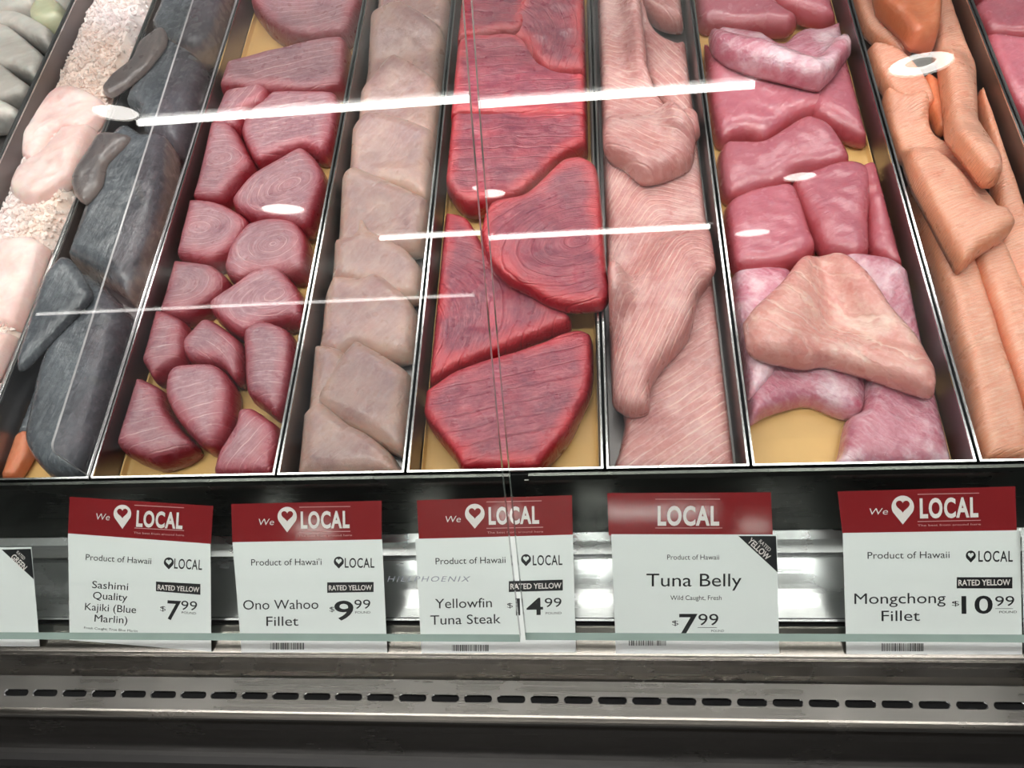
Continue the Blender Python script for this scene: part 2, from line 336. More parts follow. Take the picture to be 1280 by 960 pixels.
# ------------------------------------------------------------------ the case
case = empty('refrigerated_case', (0, -0.2, -0.24))
tag(case, 'stainless steel refrigerated fish counter with slotted air grille along its front', 'display case')
PLATE = [(-0.0012, 0.0015), (-0.004, 0.0015), (-0.0065, -0.003), (-0.026, -0.085)]
pb = MB().sheet(PLATE, XA, P(636, 591, z=0)[0]); pb.build('front_plate', M['steel_plate'], case)
xr = P(655, 591, z=0)[0]
pb = MB().sheet(PLATE, xr + 0.004, XB)
pb.sheet([(-0.006, -0.004), (-0.026, -0.085)], xr, xr + 0.0042); pb.build('front_plate', M['steel_plate'], case)
MB().box((XA, -0.0005, -0.09), (XB, 0.001, -0.004)).build('backing', M['black'], case)
led = [(-0.022, -0.087), (-0.034, -0.089), (-0.047, -0.089), (-0.0485, -0.092), (-0.049, -0.0965)]
for i in range(13):
    a = i / 12; led.append((-0.05 - 0.055 * a, -0.0965 - 0.0030 * math.sin(math.pi * a) - 0.001 * a))
led += [(-0.1065, -0.0955), (-0.1085, -0.0955)]
MB().sheet(led, XA, XB).build('ledge', M['steel_bright'], case, smooth=False)
MB().sheet([(-0.109, -0.106), (-0.112, -0.108)], XA, XB).build('seam', M['black'], case)
MB().sheet([(-0.1125, -0.098), (-0.114, -0.098), (-0.118, -0.101), (-0.1375, -0.1035), (-0.1395, -0.1035), (-0.1405, -0.1005), (-0.1415, -0.1005), (-0.142, -0.104), (-0.139, -0.152)], XA, XB).build('tag_rail', M['steel_front'], case)
trough = [(-0.126, -0.143), (-0.136, -0.141), (-0.148, -0.1365), (-0.1535, -0.1325), (-0.156, -0.131)]
MB().sheet(trough, XA, XB).build('trough', M['steel'], case)
# slotted air grille: real holes in the sheet
def grille():
    g = MB(); y0, y1, z = -0.156, -0.1862, -0.1310
    pitch = 0.03135; x = -0.5556 - 14 * pitch; yc = -0.1725; hl, hh = 0.0134, 0.0034
    N = 24; hc = 0.0048; hole0 = []; out = []
    for k in range(N):
        a = 2 * math.pi * k / N; c, q = math.cos(a), math.sin(a); m = max(abs(c), abs(q))
        sx = 0 if abs(c) < 1e-6 else math.copysign(hl - hh, c)
        hole0.append((sx + hh * c, hh * q)); out.append((pitch / 2 * c / m, hc * q / m))
    while x < XB:
        v = [(x + hx, yc + hy, z) for hx, hy in hole0]; fl = []
        v += [(x + hx * 0.95, yc + hy * 0.78, z - 0.0012) for hx, hy in hole0]
        v += [(x + a, yc + b, z) for a, b in out]
        f = []
        for k in range(N):
            j = (k + 1) % N
            fl.append((N + k, N + j, j, k)); f.append((k, j, 2*N + j, 2*N + k))
        tp = [2*N + k for k in range(3, 10)]; bt = [2*N + k for k in range(15, 22)]
        n0 = len(v)
        v += [(x + pitch/2, y0, z), (x - pitch/2, y0, z), (x - pitch/2, y1, z), (x + pitch/2, y1, z)]
        f += [tuple(tp[::-1]) + (n0, n0 + 1)[::1] if False else (n0, n0 + 1) + tuple(tp[::-1]), (n0 + 2, n0 + 3) + tuple(bt[::-1])]
        g.add(v, f + fl, 0); g.m[-len(fl):] = [1] * len(fl)
        x += pitch
    return g
gr = grille()
gr.build('air_grille', None, case, mats=[M['steel_grille'], M['chrome']])
MB().box((XA, -0.185, -0.17), (XB, -0.158, -0.165)).build('grille_duct', M['black'], case)
nose = [(-0.1862, -0.131)]
for i in range(1, 9):
    a = i / 8 * math.radians(80); nose.append((-0.1862 - 0.011 * math.sin(a), -0.131 - 0.011 * (1 - math.cos(a))))
nose += [(-0.2000, -0.160), (-0.2145, -0.2335)]
o = MB().sheet(nose, XA, XB).build('front_panel', M['steel_front'], case, smooth=False)
bm_ = [(-0.2145, -0.2335), (-0.219, -0.2325), (-0.226, -0.235), (-0.232, -0.243), (-0.236, -0.262), (-0.236, -0.33)]
MB().sheet(bm_, XA, XB, 0.004).build('bumper', M['bumper'], case)
inv = TILT.inverted()
bb = MB().box((XA, -0.16, -0.95), (XB, 1.0, -0.34))
bb.v = [tuple(inv @ Vector(p)) for p in bb.v]
bb.build('cabinet', M['bumper'], case)

# ------------------------------------------------------------------ pans
XS = [-0.86, -0.7085, -0.578, -0.4508, -0.2645, -0.1412, 0.0400, 0.1662, 0.3530, 0.4875, 0.66]
DEPTH = 0.045; YB = 0.98
PAN_LABEL = ['steel pan of grey white fish slices, leftmost in the photo', 'steel pan heaped with pink stained crushed ice',
             'steel pan holding long dark skinned fillets', 'steel pan of purple red marlin steaks above the Kajiki tag',
             'narrow steel pan of pale shingled fillets above the Ono Wahoo tag', 'steel pan of deep red steaks above the Yellowfin tag',
             'narrow steel pan of long pink slabs above the Tuna Belly tag', 'steel pan of glossy pink fillets above the Mongchong tag',
             'steel pan of long orange strips at the right', 'steel pan of pink fillets in the top right corner']
def pan(x0, x1, label):
    t = empty('display_pan', ((x0 + x1) / 2, 0.002, -DEPTH - 0.001)); tag(t, label, 'pan', 'steel pans side by side in the case')
    g = 0.0009; w = 0.0024; a, b = x0 + g, x1 - g; yf = 0.0015
    body = MB(); i = 0.0016
    tx = [(a + w, b - w, yf + w, YB - w, -0.0008), (a + w + i, b - w - i, yf + w + i, YB - w - i, -DEPTH)]
    o_ = 0.0008
    v = []
    for (p, q, r, s, z) in tx: v += [(p, r, z), (q, r, z), (q, s, z), (p, s, z)]
    for (p, q, r, s, z) in tx: v += [(p - o_, r - o_, z - (o_ if z < -0.01 else 0)), (q + o_, r - o_, z - (o_ if z < -0.01 else 0)), (q + o_, s + o_, z - (o_ if z < -0.01 else 0)), (p - o_, s + o_, z - (o_ if z < -0.01 else 0))]
    f = [(4, 5, 6, 7), (15, 14, 13, 12)]
    for k in range(4):
        j = (k + 1) % 4
        f += [(k, 4 + k, 4 + j, j)[::-1], (8 + k, 8 + j, 12 + j, 12 + k)[::-1], (k, j, 8 + j, 8 + k)]
    body.add(v, f); body.build('body', M['pan'], t)
    rim = MB(); zt, zb = 0.0012, -0.0010
    O = [(a, yf), (b, yf), (b, YB), (a, YB)]; I = [(a + w, yf + w), (b - w, yf + w), (b - w, YB - w), (a + w, YB - w)]
    v = [(x, y, zb) for x, y in O] + [(x + (0.0006 if x == a else -0.0006), y + (0.0006 if y == yf else -0.0006), zt) for x, y in O] + [(x, y, zt) for x, y in I] + [(x, y, zb) for x, y in I]
    f = []
    for k in range(4):
        j = (k + 1) % 4
        f += [(k, j, 4 + j, 4 + k), (4 + k, 4 + j, 8 + j, 8 + k), (8 + k, 8 + j, 12 + j, 12 + k), (12 + k, 12 + j, j, k)]
    rim.add(v, f); rim.build('rim', M['chrome'], t)
    return t
for i in range(10): pan(XS[i], XS[i + 1], PAN_LABEL[i])
MB().box((XA, 0.0015, -DEPTH - 0.012), (XB, YB, -DEPTH - 0.004)).build('deck', M['black'], case)
def liner(i, label, yend=YB - 0.01):
    x0, x1 = XS[i] + 0.0056, XS[i + 1] - 0.0056; zf = -DEPTH + 0.0012
    nx, ny = 40, 60; v = []; y0, y1 = 0.008, yend
    us = [0, .0005, .0010, .0016, .0022]; us = [q / (x1 - x0) for q in us]; us = us + [us[-1] + (1 - 2 * us[-1]) * k / (nx - 8) for k in range(1, nx - 8)] + [1 - q for q in us[::-1]]
    for j in range(ny + 1):
        for k in range(nx + 1):
            u = us[k]; x = x0 + (x1 - x0) * u; y = y0 + (y1 - y0) * j / ny
            e = min(u, 1 - u) * (x1 - x0)
            lift = 0.009 * max(0, 1 - e / 0.0018) ** 1.2
            wob = 0.0012 * (noise.noise(Vector((x * 22, y * 18, i))) + 0.4)
            v.append((x, y, zf + max(0, wob) + lift))
    f = [(j * (nx + 1) + k, j * (nx + 1) + k + 1, (j + 1) * (nx + 1) + k + 1, (j + 1) * (nx + 1) + k) for j in range(ny) for k in range(nx)]
    n = len(v); v2 = v + [(x, y, z - 0.0005) for x, y, z in v]
    f2 = f + [tuple(q + n for q in r)[::-1] for r in f]
    ed = [k for k in range(nx + 1)], [ny * (nx + 1) + k for k in range(nx + 1)]
    for row, fl_ in ((ed[0], 1), (ed[1], 0)):
        for k in range(nx): f2.append((row[k + 1], row[k], row[k] + n, row[k + 1] + n) if fl_ else (row[k], row[k + 1], row[k + 1] + n, row[k] + n))
    for c, fl_ in ((0, 0), (nx, 1)):
        for j in range(ny):
            a, b = j * (nx + 1) + c, (j + 1) * (nx + 1) + c
            f2.append((b, a, a + n, b + n) if fl_ else (a, b, b + n, a + n))
    tag(mk('pan_liner', v2, f2, M['liner'], smooth=True), label, 'liner', 'tan liners in the pans')
liner(2, 'tan liner under the dark skinned fillets, bare at bottom left', 0.11)
liner(3, 'tan liner under the marlin steaks, bare at top and bottom')
liner(5, 'tan liner under the red tuna steaks')
liner(7, 'tan liner under the pink pomfret fillets, bare near the front')

# ------------------------------------------------------------------ fish: soft slabs that drape over what lies beneath them
GX0, GY0, GS = -1.0, -0.02, 0.002
GW, GH = 900, 560
FLOOR = -DEPTH + 0.0034
HF = np.full((GH, GW), -DEPTH + 0.0032)
for _x in XS: HF[:, max(0, int((_x - 0.004 - GX0) / GS)):max(0, int((_x + 0.004 - GX0) / GS) + 2)] = 0.0022
def g_gauss(a, s):
    r = int(3 * s); k = np.exp(-0.5 * (np.arange(-r, r + 1) / s) ** 2); k /= k.sum()
    b = np.pad(a, r, mode='edge')
    b = np.apply_along_axis(lambda q: np.convolve(q, k, 'valid'), 0, b)
    return np.apply_along_axis(lambda q: np.convolve(q, k, 'valid'), 1, b)
def bil(a, x, y, ox, oy):
    u = np.clip((x - GX0) / GS - ox, 0, a.shape[1] - 1.001); v = np.clip((y - GY0) / GS - oy, 0, a.shape[0] - 1.001)
    i, j = u.astype(int), v.astype(int); fu, fv = u - i, v - j
    return (a[j, i] * (1 - fu) + a[j, i + 1] * fu) * (1 - fv) + (a[j + 1, i] * (1 - fu) + a[j + 1, i + 1] * fu) * fv
def catmull(p, step):
    p = np.array(p, float); n = len(p); out = []
    for i in range(n):
        a, b, c, d = p[i - 1], p[i], p[(i + 1) % n], p[(i + 2) % n]
        m = max(2, int(np.linalg.norm(c - b) / step))
        for k in range(m):
            t = k / m
            q = 0.5 * ((2 * b) + (c - a) * t + (2 * a - 5 * b + 4 * c - d) * t * t + (3 * b - a - 3 * c + d) * t ** 3)
            out.append(q * 0.75 + (b + (c - b) * t) * 0.25)
    return np.array(out)
def inside(px, py, poly):
    r = np.zeros(px.shape, bool); n = len(poly)
    for i in range(n):
        x0, y0 = poly[i - 1]; x1, y1 = poly[i]
        if y0 == y1: continue
        c = ((y0 > py) != (y1 > py)) & (px < (x1 - x0) * (py - y0) / (y1 - y0) + x0)
        r ^= c
    return r
def edist(px, py, poly):
    d = np.full(px.shape, 9.0); n = len(poly)
    for i in range(n):
        a = poly[i - 1]; b = poly[i]; ab = b - a; L = ab @ ab
        if L < 1e-14: continue
        t = np.clip(((px - a[0]) * ab[0] + (py - a[1]) * ab[1]) / L, 0, 1)
        d = np.minimum(d, np.hypot(px - a[0] - t * ab[0], py - a[1] - t * ab[1]))
    return d
def fish(name, pts, mat, label, cat, group, t=0.022, r=0.012, e=0.35, grain=('bands', 0, 0, 0), lim=None, cell=0.0036, lump=0.0022, conform=11.0, grow=1.02, clampx=True, flat=None, wild=0.6, slope=0.0, soft=7, ymin=0.0075):
    """pts: outline as measured in the photograph; it is put at the height where the slab lies."""
    global HF
    pts = np.array(pts, float); pc = pts.mean(0); pts = pc + (pts - pc) * grow
    px = catmull(pts, 6.0)
    zb = np.full(len(px), -0.03 + t * 0.6)
    seed = random.uniform(0, 50); dz = random.uniform(0.0, 0.007) * wild; tl = (random.uniform(-.10, .10) * wild, random.uniform(-.12, .10) * wild + slope)
    for it in range(3):
        d = np.array([ray(a, b) for a, b in px]); tt = (zb - CAM[2]) / d[:, 2]
        poly = (CAM + tt[:, None] * d)[:, :2]
        poly[:, 1] = np.maximum(poly[:, 1], ymin)
        if lim and clampx:
            poly[:, 0] = np.clip(poly[:, 0], lim[0], lim[1])
        i0, i1 = int((poly[:, 0].min() - GX0) / GS) - 3, int((poly[:, 0].max() - GX0) / GS) + 4
        j0, j1 = int((poly[:, 1].min() - GY0) / GS) - 3, int((poly[:, 1].max() - GY0) / GS) + 4
        i0, j0 = max(i0, 0), max(j0, 0); i1, j1 = min(i1, GW), min(j1, GH)
        H0 = HF[j0:j1, i0:i1]; H = H0
        for ax in (0, 1): H = np.maximum(H, np.maximum(np.roll(H, 1, ax), np.roll(H, -1, ax)))
        gx, gy = np.meshgrid(GX0 + GS * np.arange(i0, i1), GY0 + GS * np.arange(j0, j1))
        ins = inside(gx, gy, poly)
        fillv = float(np.mean(H[ins])) if ins.any() else -DEPTH
        B0 = np.where(ins, H, fillv)
        for _k in range(12):                                   # carry the heights under the slab a little way past its outline
            sm = (np.roll(B0, 1, 0) + np.roll(B0, -1, 0) + np.roll(B0, 1, 1) + np.roll(B0, -1, 1)) / 4
            B0 = np.where(ins, B0, sm)
        B0 = g_gauss(B0, conform)
        res = np.where(ins, np.maximum(H - B0, 0), 0)
        for _k in range(soft):
            for ax in (0, 1): res = np.maximum(res, np.maximum(np.roll(res, 1, ax), np.roll(res, -1, ax)))
        B = B0 + g_gauss(res, 1.0 + soft * 0.36)
        B = np.maximum(B, np.where(ins, H, -9)) + 0.0010
        if flat is not None:      # lies on the pan side by side with its neighbours, a little tilted
            B = np.maximum(FLOOR, flat + dz + tl[0] * (gx - poly[:, 0].mean()) + tl[1] * (gy - poly[:, 1].mean()))
        zb = bil(B, poly[:, 0], poly[:, 1], i0, j0) + t * e
        zb = (zb + np.roll(zb, 1) + np.roll(zb, -1) + np.roll(zb, 2) + np.roll(zb, -2)) / 5
    # resample outline evenly
    seg = np.linalg.norm(np.roll(poly, -1, 0) - poly, axis=1); cum = np.concatenate([[0], np.cumsum(seg)])
    nb = max(24, int(cum[-1] / (cell * 1.05)))
    s = np.linspace(0, cum[-1], nb, endpoint=False); cl = np.vstack([poly, poly[:1]])
    bd = np.stack([np.interp(s, cum, cl[:, 0]), np.interp(s, cum, cl[:, 1])], 1)
    area = 0.5 * np.sum(bd[:, 0] * np.roll(bd[:, 1], -1) - np.roll(bd[:, 0], -1) * bd[:, 1])
    if area < 0: bd = bd[::-1]
    tang = np.roll(bd, -1, 0) - np.roll(bd, 1, 0); tang /= (np.linalg.norm(tang, axis=1)[:, None] + 1e-12)
    nin = np.stack([-tang[:, 1], tang[:, 0]], 1)
    pts2 = [bd]
    ins_pts = []
    for q in (0.12, 0.32, 0.62, 1.0):
        c = bd + nin * r * q
        dd = edist(c[:, 0], c[:, 1], bd); ok = (dd > r * q * 0.93) & inside(c[:, 0], c[:, 1], bd)
        if q > 0.2: ok &= (np.arange(nb) % (1 if q < 0.5 else 2) == 0)
        ins_pts.append(c[ok])
    xs = np.arange(bd[:, 0].min(), bd[:, 0].max(), cell); ys = np.arange(bd[:, 1].min(), bd[:, 1].max(), cell * 0.87)
    gx2, gy2 = np.meshgrid(xs, ys); gx2 = gx2 + (np.arange(len(ys)) % 2)[:, None] * cell / 2
    gp = np.stack([gx2.ravel(), gy2.ravel()], 1); m_ = inside(gp[:, 0], gp[:, 1], bd); gp = gp[m_]
    if len(gp):
        gp = gp[edist(gp[:, 0], gp[:, 1], bd) > r + cell * 0.55]; ins_pts.append(gp)
    allp = np.vstack([bd] + ins_pts)
    vc, _, tri, _, _, _ = delaunay_2d_cdt([Vector(p) for p in allp], [], [list(range(nb))], 1, 1e-7)
    v2 = np.array([(p.x, p.y) for p in vc])
    # which output vertices are boundary
    dB = edist(v2[:, 0], v2[:, 1], bd); isb = dB < 1e-5
    def top(x, y, d):
        q = np.clip(d / r, 0, 1)
        p = e + (1 - e) * np.sqrt(np.clip(1 - (1 - q) ** 2, 0, 1))
        return p
    def lumps(x, y):
        return np.array([noise.noise(Vector((a * 26 + seed, b * 26, seed))) * lump + noise.noise(Vector((a * 75 + seed, b * 75, 3.1))) * lump * 0.45 for a, b in zip(x, y)])
    Bv = bil(B, v2[:, 0], v2[:, 1], i0, j0)
    wl = np.clip(dB / r, 0, 1)
    zt = Bv + t * top(v2[:, 0], v2[:, 1], dB) + lumps(v2[:, 0], v2[:, 1]) * (0.3 + 0.7 * wl)
    n = len(v2)
    cx, cy = v2.mean(0)
    order = []
    # boundary loop in order
    bi = [int(np.argmin((v2[:, 0] - p[0]) ** 2 + (v2[:, 1] - p[1]) ** 2)) for p in bd]
    bi = [b for k, b in enumerate(bi) if b != bi[k - 1]]
    V = [(x, y, z) for (x, y), z in zip(v2, zt)]
    F = []
    for tr in tri:
        a, b, c = (v2[i] for i in tr)
        F.append(list(tr) if (b[0]-a[0])*(c[1]-a[1]) - (b[1]-a[1])*(c[0]-a[0]) > 0 else list(tr)[::-1])
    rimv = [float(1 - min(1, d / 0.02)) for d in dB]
    # side ring and under side
    nbk = len(bi); base_i = len(V)
    c0 = np.array([cx, cy])
    nrm = {}
    for k, b in enumerate(bi):
        p, q = v2[bi[k - 1]], v2[bi[(k + 1) % nbk]]; tg = q - p; tg = tg / (np.linalg.norm(tg) + 1e-12); nrm[b] = np.array([tg[1], -tg[0]])
    for b in bi:
        x, y = v2[b]; o_ = nrm[b]
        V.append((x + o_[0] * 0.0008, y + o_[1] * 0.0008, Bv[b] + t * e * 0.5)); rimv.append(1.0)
    for k in range(nbk):
        j = (k + 1) % nbk; F.append([bi[j], bi[k], base_i + k, base_i + j])
    ub = len(V)
    for i in range(n):
        x, y = v2[i]
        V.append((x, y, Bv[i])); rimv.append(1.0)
    for k in range(nbk):
        j = (k + 1) % nbk; F.append([base_i + j, base_i + k, ub + bi[k], ub + bi[j]])
    F += [[i + ub for i in f][::-1] for f in F[:len(tri)]]
    V = np.array(V)
    o = mk(name, V, F, mat, smooth=True)
    ang = math.radians(grain[1]); lx = V[:, 0] - cx - grain[2] * 0.01; ly = V[:, 1] - cy - grain[3] * 0.01
    rx = lx * math.cos(ang) + ly * math.sin(ang); ry = -lx * math.sin(ang) + ly * math.cos(ang)
    if grain[0] == 'rings': gv = np.sqrt(rx ** 2 + (ry * 1.5) ** 2)
    elif grain[0] == 'curve': gv = ry + 7.0 * rx ** 2
    elif grain[0] == 'chevron': gv = ry + 1.0 * np.sqrt(rx ** 2 + 0.0001)
    else: gv = ry
    me = o.data
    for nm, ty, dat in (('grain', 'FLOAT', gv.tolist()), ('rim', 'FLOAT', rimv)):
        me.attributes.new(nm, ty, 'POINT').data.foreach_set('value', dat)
    lpv = np.stack([rx, ry, V[:, 2]], 1).ravel().tolist()
    me.attributes.new('lp', 'FLOAT_VECTOR', 'POINT').data.foreach_set('vector', lpv)
    tag(o, label, cat, group)
    # what lies on it next will rest on this top
    dg = edist(gx[ins], gy[ins], poly)
    tz = B[ins] + t * top(gx[ins], gy[ins], dg)
    tmp = H0.copy(); tmp[ins] = np.maximum(H0[ins], tz + lump); HF[j0:j1, i0:i1] = tmp
    return o
def limits(i): return (XS[i] + 0.0092, XS[i + 1] - 0.0092)

# each: outline, label, options
MG = 'marlin steaks in the pan'
MAR = [
 ([(305,-25),(300,0),(318,14),(335,35),(362,52),(395,55),(432,50),(446,30),(452,-25)], 'large marlin steak cut off by the top edge, behind the bare liner', dict(grain=('rings',0,0,3),t=.036)),
 ([(258,100),(290,84),(370,62),(432,52),(437,75),(432,110),(400,121),(345,121),(300,117),(265,114)], 'long flat marlin piece just in front of the bare liner', dict(grain=('bands',20,0,0))),
 ([(246,150),(253,113),(270,103),(337,113),(335,133),(310,146),(300,165),(270,165)], 'short marlin piece half under the broad lamp streak at left', dict(grain=('bands',70,0,0))),
 ([(303,172),(313,147),(333,131),(345,121),(380,120),(423,122),(426,140),(420,180),(407,198),(380,192),(353,199),(330,209),(318,205)], 'wide marlin piece against the right pan wall under the lamp streak', dict(grain=('bands',10,0,0))),
 ([(224,212),(231,187),(250,162),(290,160),(302,172),(316,200),(320,212),(300,238),(282,256),(257,258),(233,250),(225,232)], 'round marlin steak with bullseye rings beside the left wall', dict(grain=('rings',0,0,0),t=.036)),
 ([(292,258),(318,226),(363,199),(383,191),(401,207),(410,227),(404,252),(387,288),(353,284),(323,281),(300,270)], 'oval marlin steak right of the bullseye ringed one', dict(grain=('rings',30,1,0),t=.036)),
 ([(205,305),(216,265),(247,255),(283,260),(315,281),(303,308),(286,326),(262,335),(225,326),(208,314)], 'marlin steak pointing right, just below the bullseye ringed one', dict(grain=('rings',0,-1,0))),
 ([(283,338),(291,313),(313,286),(343,277),(373,282),(386,300),(388,322),(383,345),(350,350),(318,352),(301,357),(286,347)], 'dark topped marlin steak against the right wall above a thin lamp streak', dict(grain=('rings',0,1,0))),
 ([(171,428),(179,403),(200,391),(233,404),(238,430),(233,455),(212,468),(195,478),(188,467),(177,450)], 'small squarish marlin chunk by the left wall, third row from front', dict(grain=('bands',10,0,0))),
 ([(308,448),(308,418),(333,405),(363,416),(371,434),(368,473),(360,512),(348,523),(327,508),(311,494)], 'upright marlin chunk with pale stripes against the right wall', dict(grain=('bands',0,0,0))),
 ([(229,437),(241,420),(263,402),(298,424),(308,440),(306,470),(296,479),(278,462),(240,455)], 'marlin chunk with a curved pale seam in the middle of its row', dict(grain=('curve',-30,0,0))),
 ([(183,367),(192,343),(210,329),(233,331),(270,336),(288,352),(284,370),(260,390),(230,404),(207,400),(192,384)], 'oval marlin steak crossed by the lowest lamp streak at left', dict(grain=('rings',0,-1.5,0))),
 ([(263,387),(287,367),(320,344),(350,338),(370,357),(383,378),(382,403),(360,406),(333,413),(307,422),(283,410)], 'marlin steak with white concentric seams by the right wall', dict(grain=('rings',20,2,0))),
 ([(148,517),(150,477),(170,473),(187,479),(207,490),(213,512),(228,537),(247,559),(230,573),(197,582),(168,573),(145,555)], 'big marlin steak at the front left corner of its pan', dict(grain=('bands',15,0,0),t=.036)),
 ([(272,584),(277,568),(297,536),(302,515),(320,513),(334,523),(347,532),(352,548),(347,592),(320,598),(272,598)], 'orange red marlin chunk at the front right corner with a small hole', dict(grain=('bands',60,0,0))),
 ([(211,500),(214,473),(228,461),(267,458),(284,467),(295,487),(295,517),(287,547),(273,564),(258,562),(243,550),(222,525)], 'rounded marlin steak at the front centre with pale cross seams', dict(grain=('bands',20,0,0),t=.036)),
]
for p, l, o_ in MAR:
    k = dict(t=.033, e=.5, r=.013, grow=.985, flat=FLOOR, wild=1.0); k.update(o_)
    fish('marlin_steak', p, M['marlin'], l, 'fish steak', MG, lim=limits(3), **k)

OG = 'wahoo fillets in the pan'
ONO = [
 ([(464,-28),(562,-28),(557,45),(500,35),(466,22)], 'pale wahoo fillet at the very back of its row'),
 ([(447,105),(450,62),(463,30),(503,12),(553,43),(552,78),(547,112),(495,130),(455,118)], 'second pale wahoo fillet from the back'),
 ([(441,155),(450,128),(467,103),(497,78),(547,108),(547,152),(541,182),(490,172),(444,172)], 'third pale wahoo fillet from the back, above the lamp streak'),
 ([(421,218),(425,195),(437,175),(460,150),(490,152),(541,170),(541,200),(535,252),(500,242),(445,235)], 'pale wahoo fillet directly below the broad lamp streak'),
 ([(412,308),(416,270),(422,240),(437,222),(450,218),(487,233),(537,257),(535,285),(527,315),(470,320),(425,316)], 'peaked wahoo fillet halfway along its row, edge pointing right'),
 ([(396,340),(402,322),(418,308),(446,300),(453,277),(466,294),(510,318),(531,347),(528,372),(500,378),(440,362),(400,352)], 'wahoo fillet with a small tip sticking up at its back'),
 ([(364,532),(372,490),(384,440),(430,443),(440,480),(412,530)], 'wahoo fillet half hidden along the left wall near the front'),
 ([(386,438),(391,412),(408,380),(421,353),(452,354),(473,347),(490,358),(513,380),(523,404),(517,447),(483,452),(448,440),(425,451),(402,441)], 'rounded wahoo fillet third from the front'),
 ([(400,512),(404,492),(423,460),(447,433),(460,437),(483,450),(512,470),(516,494),(511,530),(505,568),(457,545),(423,528)], 'wahoo fillet with a pale peak, second from the front'),
 ([(350,598),(352,580),(360,557),(383,523),(403,508),(417,516),(437,533),(463,547),(487,567),(499,587),(499,598)], 'foremost wahoo fillet cut off by the front lip'),
]
for k, (p, l) in enumerate(ONO):
    fish('wahoo_fillet', p, M['ono'], l, 'fish fillet', OG, t=.03, r=.018, e=.3, flat=FLOOR, slope=.22, lim=limits(4), grain=('bands', 50, 0, 0), conform=13.0)

TG = 'tuna steaks in the pan'
TUN = [
 ([(570,-28),(565,10),(555,42),(557,58),(590,53),(626,48),(656,40),(662,-28)], 'tuna steak at the back left with a folded front lip', dict(grain=('bands',-10,0,0),flat=FLOOR+.009)),
 ([(547,140),(551,97),(567,72),(582,53),(645,50),(690,80),(739,98),(743,125),(740,152),(650,152),(556,150)], 'tuna steak lying behind the broad lamp streak', dict(grain=('bands',5,0,0))),
 ([(640,-28),(648,15),(630,36),(632,48),(651,58),(668,84),(690,98),(738,94),(745,60),(746,36),(738,-5),(737,-28)], 'folded tuna slab at the back right corner', dict(grain=('curve',-60,0,0),flat=FLOOR+.015,lump=.006)),
 ([(601,290),(614,256),(657,243),(682,222),(704,202),(726,198),(745,209),(750,240),(754,290),(758,340),(763,365),(753,383),(715,386),(687,379),(660,364),(633,351),(612,328)], 'tuna steak with curved rings reaching over the right rim', dict(grain=('rings',20,2.5,-1.5),clampx=False,flat=.0028,wild=0,t=.018)),
 ([(544,160),(560,144),(614,142),(676,147),(726,149),(746,162),(745,178),(723,192),(701,204),(676,228),(651,247),(620,258),(582,262),(560,240),(546,200)], 'large tuna steak with a dark centre just below the lamp streak', dict(grain=('bands',0,0,0),t=.03)),
 ([(527,335),(529,297),(543,274),(562,269),(585,276),(600,300),(617,328),(650,355),(687,380),(712,396),(714,408),(687,417),(650,432),(610,448),(573,463),(537,482),(525,470),(521,435),(524,385)], 'broad tuna steak at left, second from the front', dict(grain=('curve',-70,0,0),t=.026)),
 ([(522,502),(537,489),(573,467),(613,452),(643,443),(677,432),(707,419),(727,416),(744,425),(743,452),(738,490),(726,515),(712,543),(688,572),(660,596),(587,596),(565,568),(537,533)], 'biggest tuna steak, front most with a thick dark red side', dict(grain=('bands',12,0,0),t=.034,e=.6)),
]
for p, l, o_ in TUN:
    k = dict(t=.031, r=.009, e=.55, lump=.0034, grow=.99, flat=FLOOR, wild=1.1); k.update(o_)
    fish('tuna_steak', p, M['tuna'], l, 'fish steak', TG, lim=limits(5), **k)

BG = 'tuna belly slabs in the pan'
BEL = [
 ([(800,420),(840,340),(890,318),(898,328),(907,380),(912,447),(914,513),(924,563),(922,598),(770,598),(776,565),(783,530),(782,505)], 'front tuna belly slab with white marbled flat end', dict(grain=('bands',35,0,0))),
 ([(756,215),(760,185),(800,180),(865,175),(882,225),(891,280),(898,325),(885,350),(871,372),(860,418),(827,457),(812,482),(811,508),(790,514),(770,503),(761,475),(757,400),(757,300)], 'long tuna belly slab with a thick rounded nose, in the middle', dict(grain=('chevron',20,2,0),t=.026)),
 ([(794,-28),(795,5),(825,28),(850,33),(861,25),(862,-28)], 'tuna belly end piece at the back right corner', dict(grain=('bands',-50,0,0),t=.03)),
 ([(799,5),(822,22),(848,33),(862,34),(869,110),(877,157),(867,172),(853,165),(830,130),(808,98),(802,60)], 'narrow tuna belly strip with a white fat patch', dict(grain=('bands',-60,0,0))),
 ([(747,20),(757,-28),(790,-28),(806,50),(809,87),(827,123),(853,163),(866,178),(863,202),(830,218),(803,222),(780,204),(757,188),(749,133)], 'longest tuna belly slab with a blunt cut end at the back left', dict(grain=('bands',-35,0,0),t=.026)),
]
for p, l, o_ in BEL:
    k = dict(t=.022, r=.012, e=.4); k.update(o_)
    fish('tuna_belly', p, M['belly'], l, 'fish slab', BG, lim=limits(6), **k)

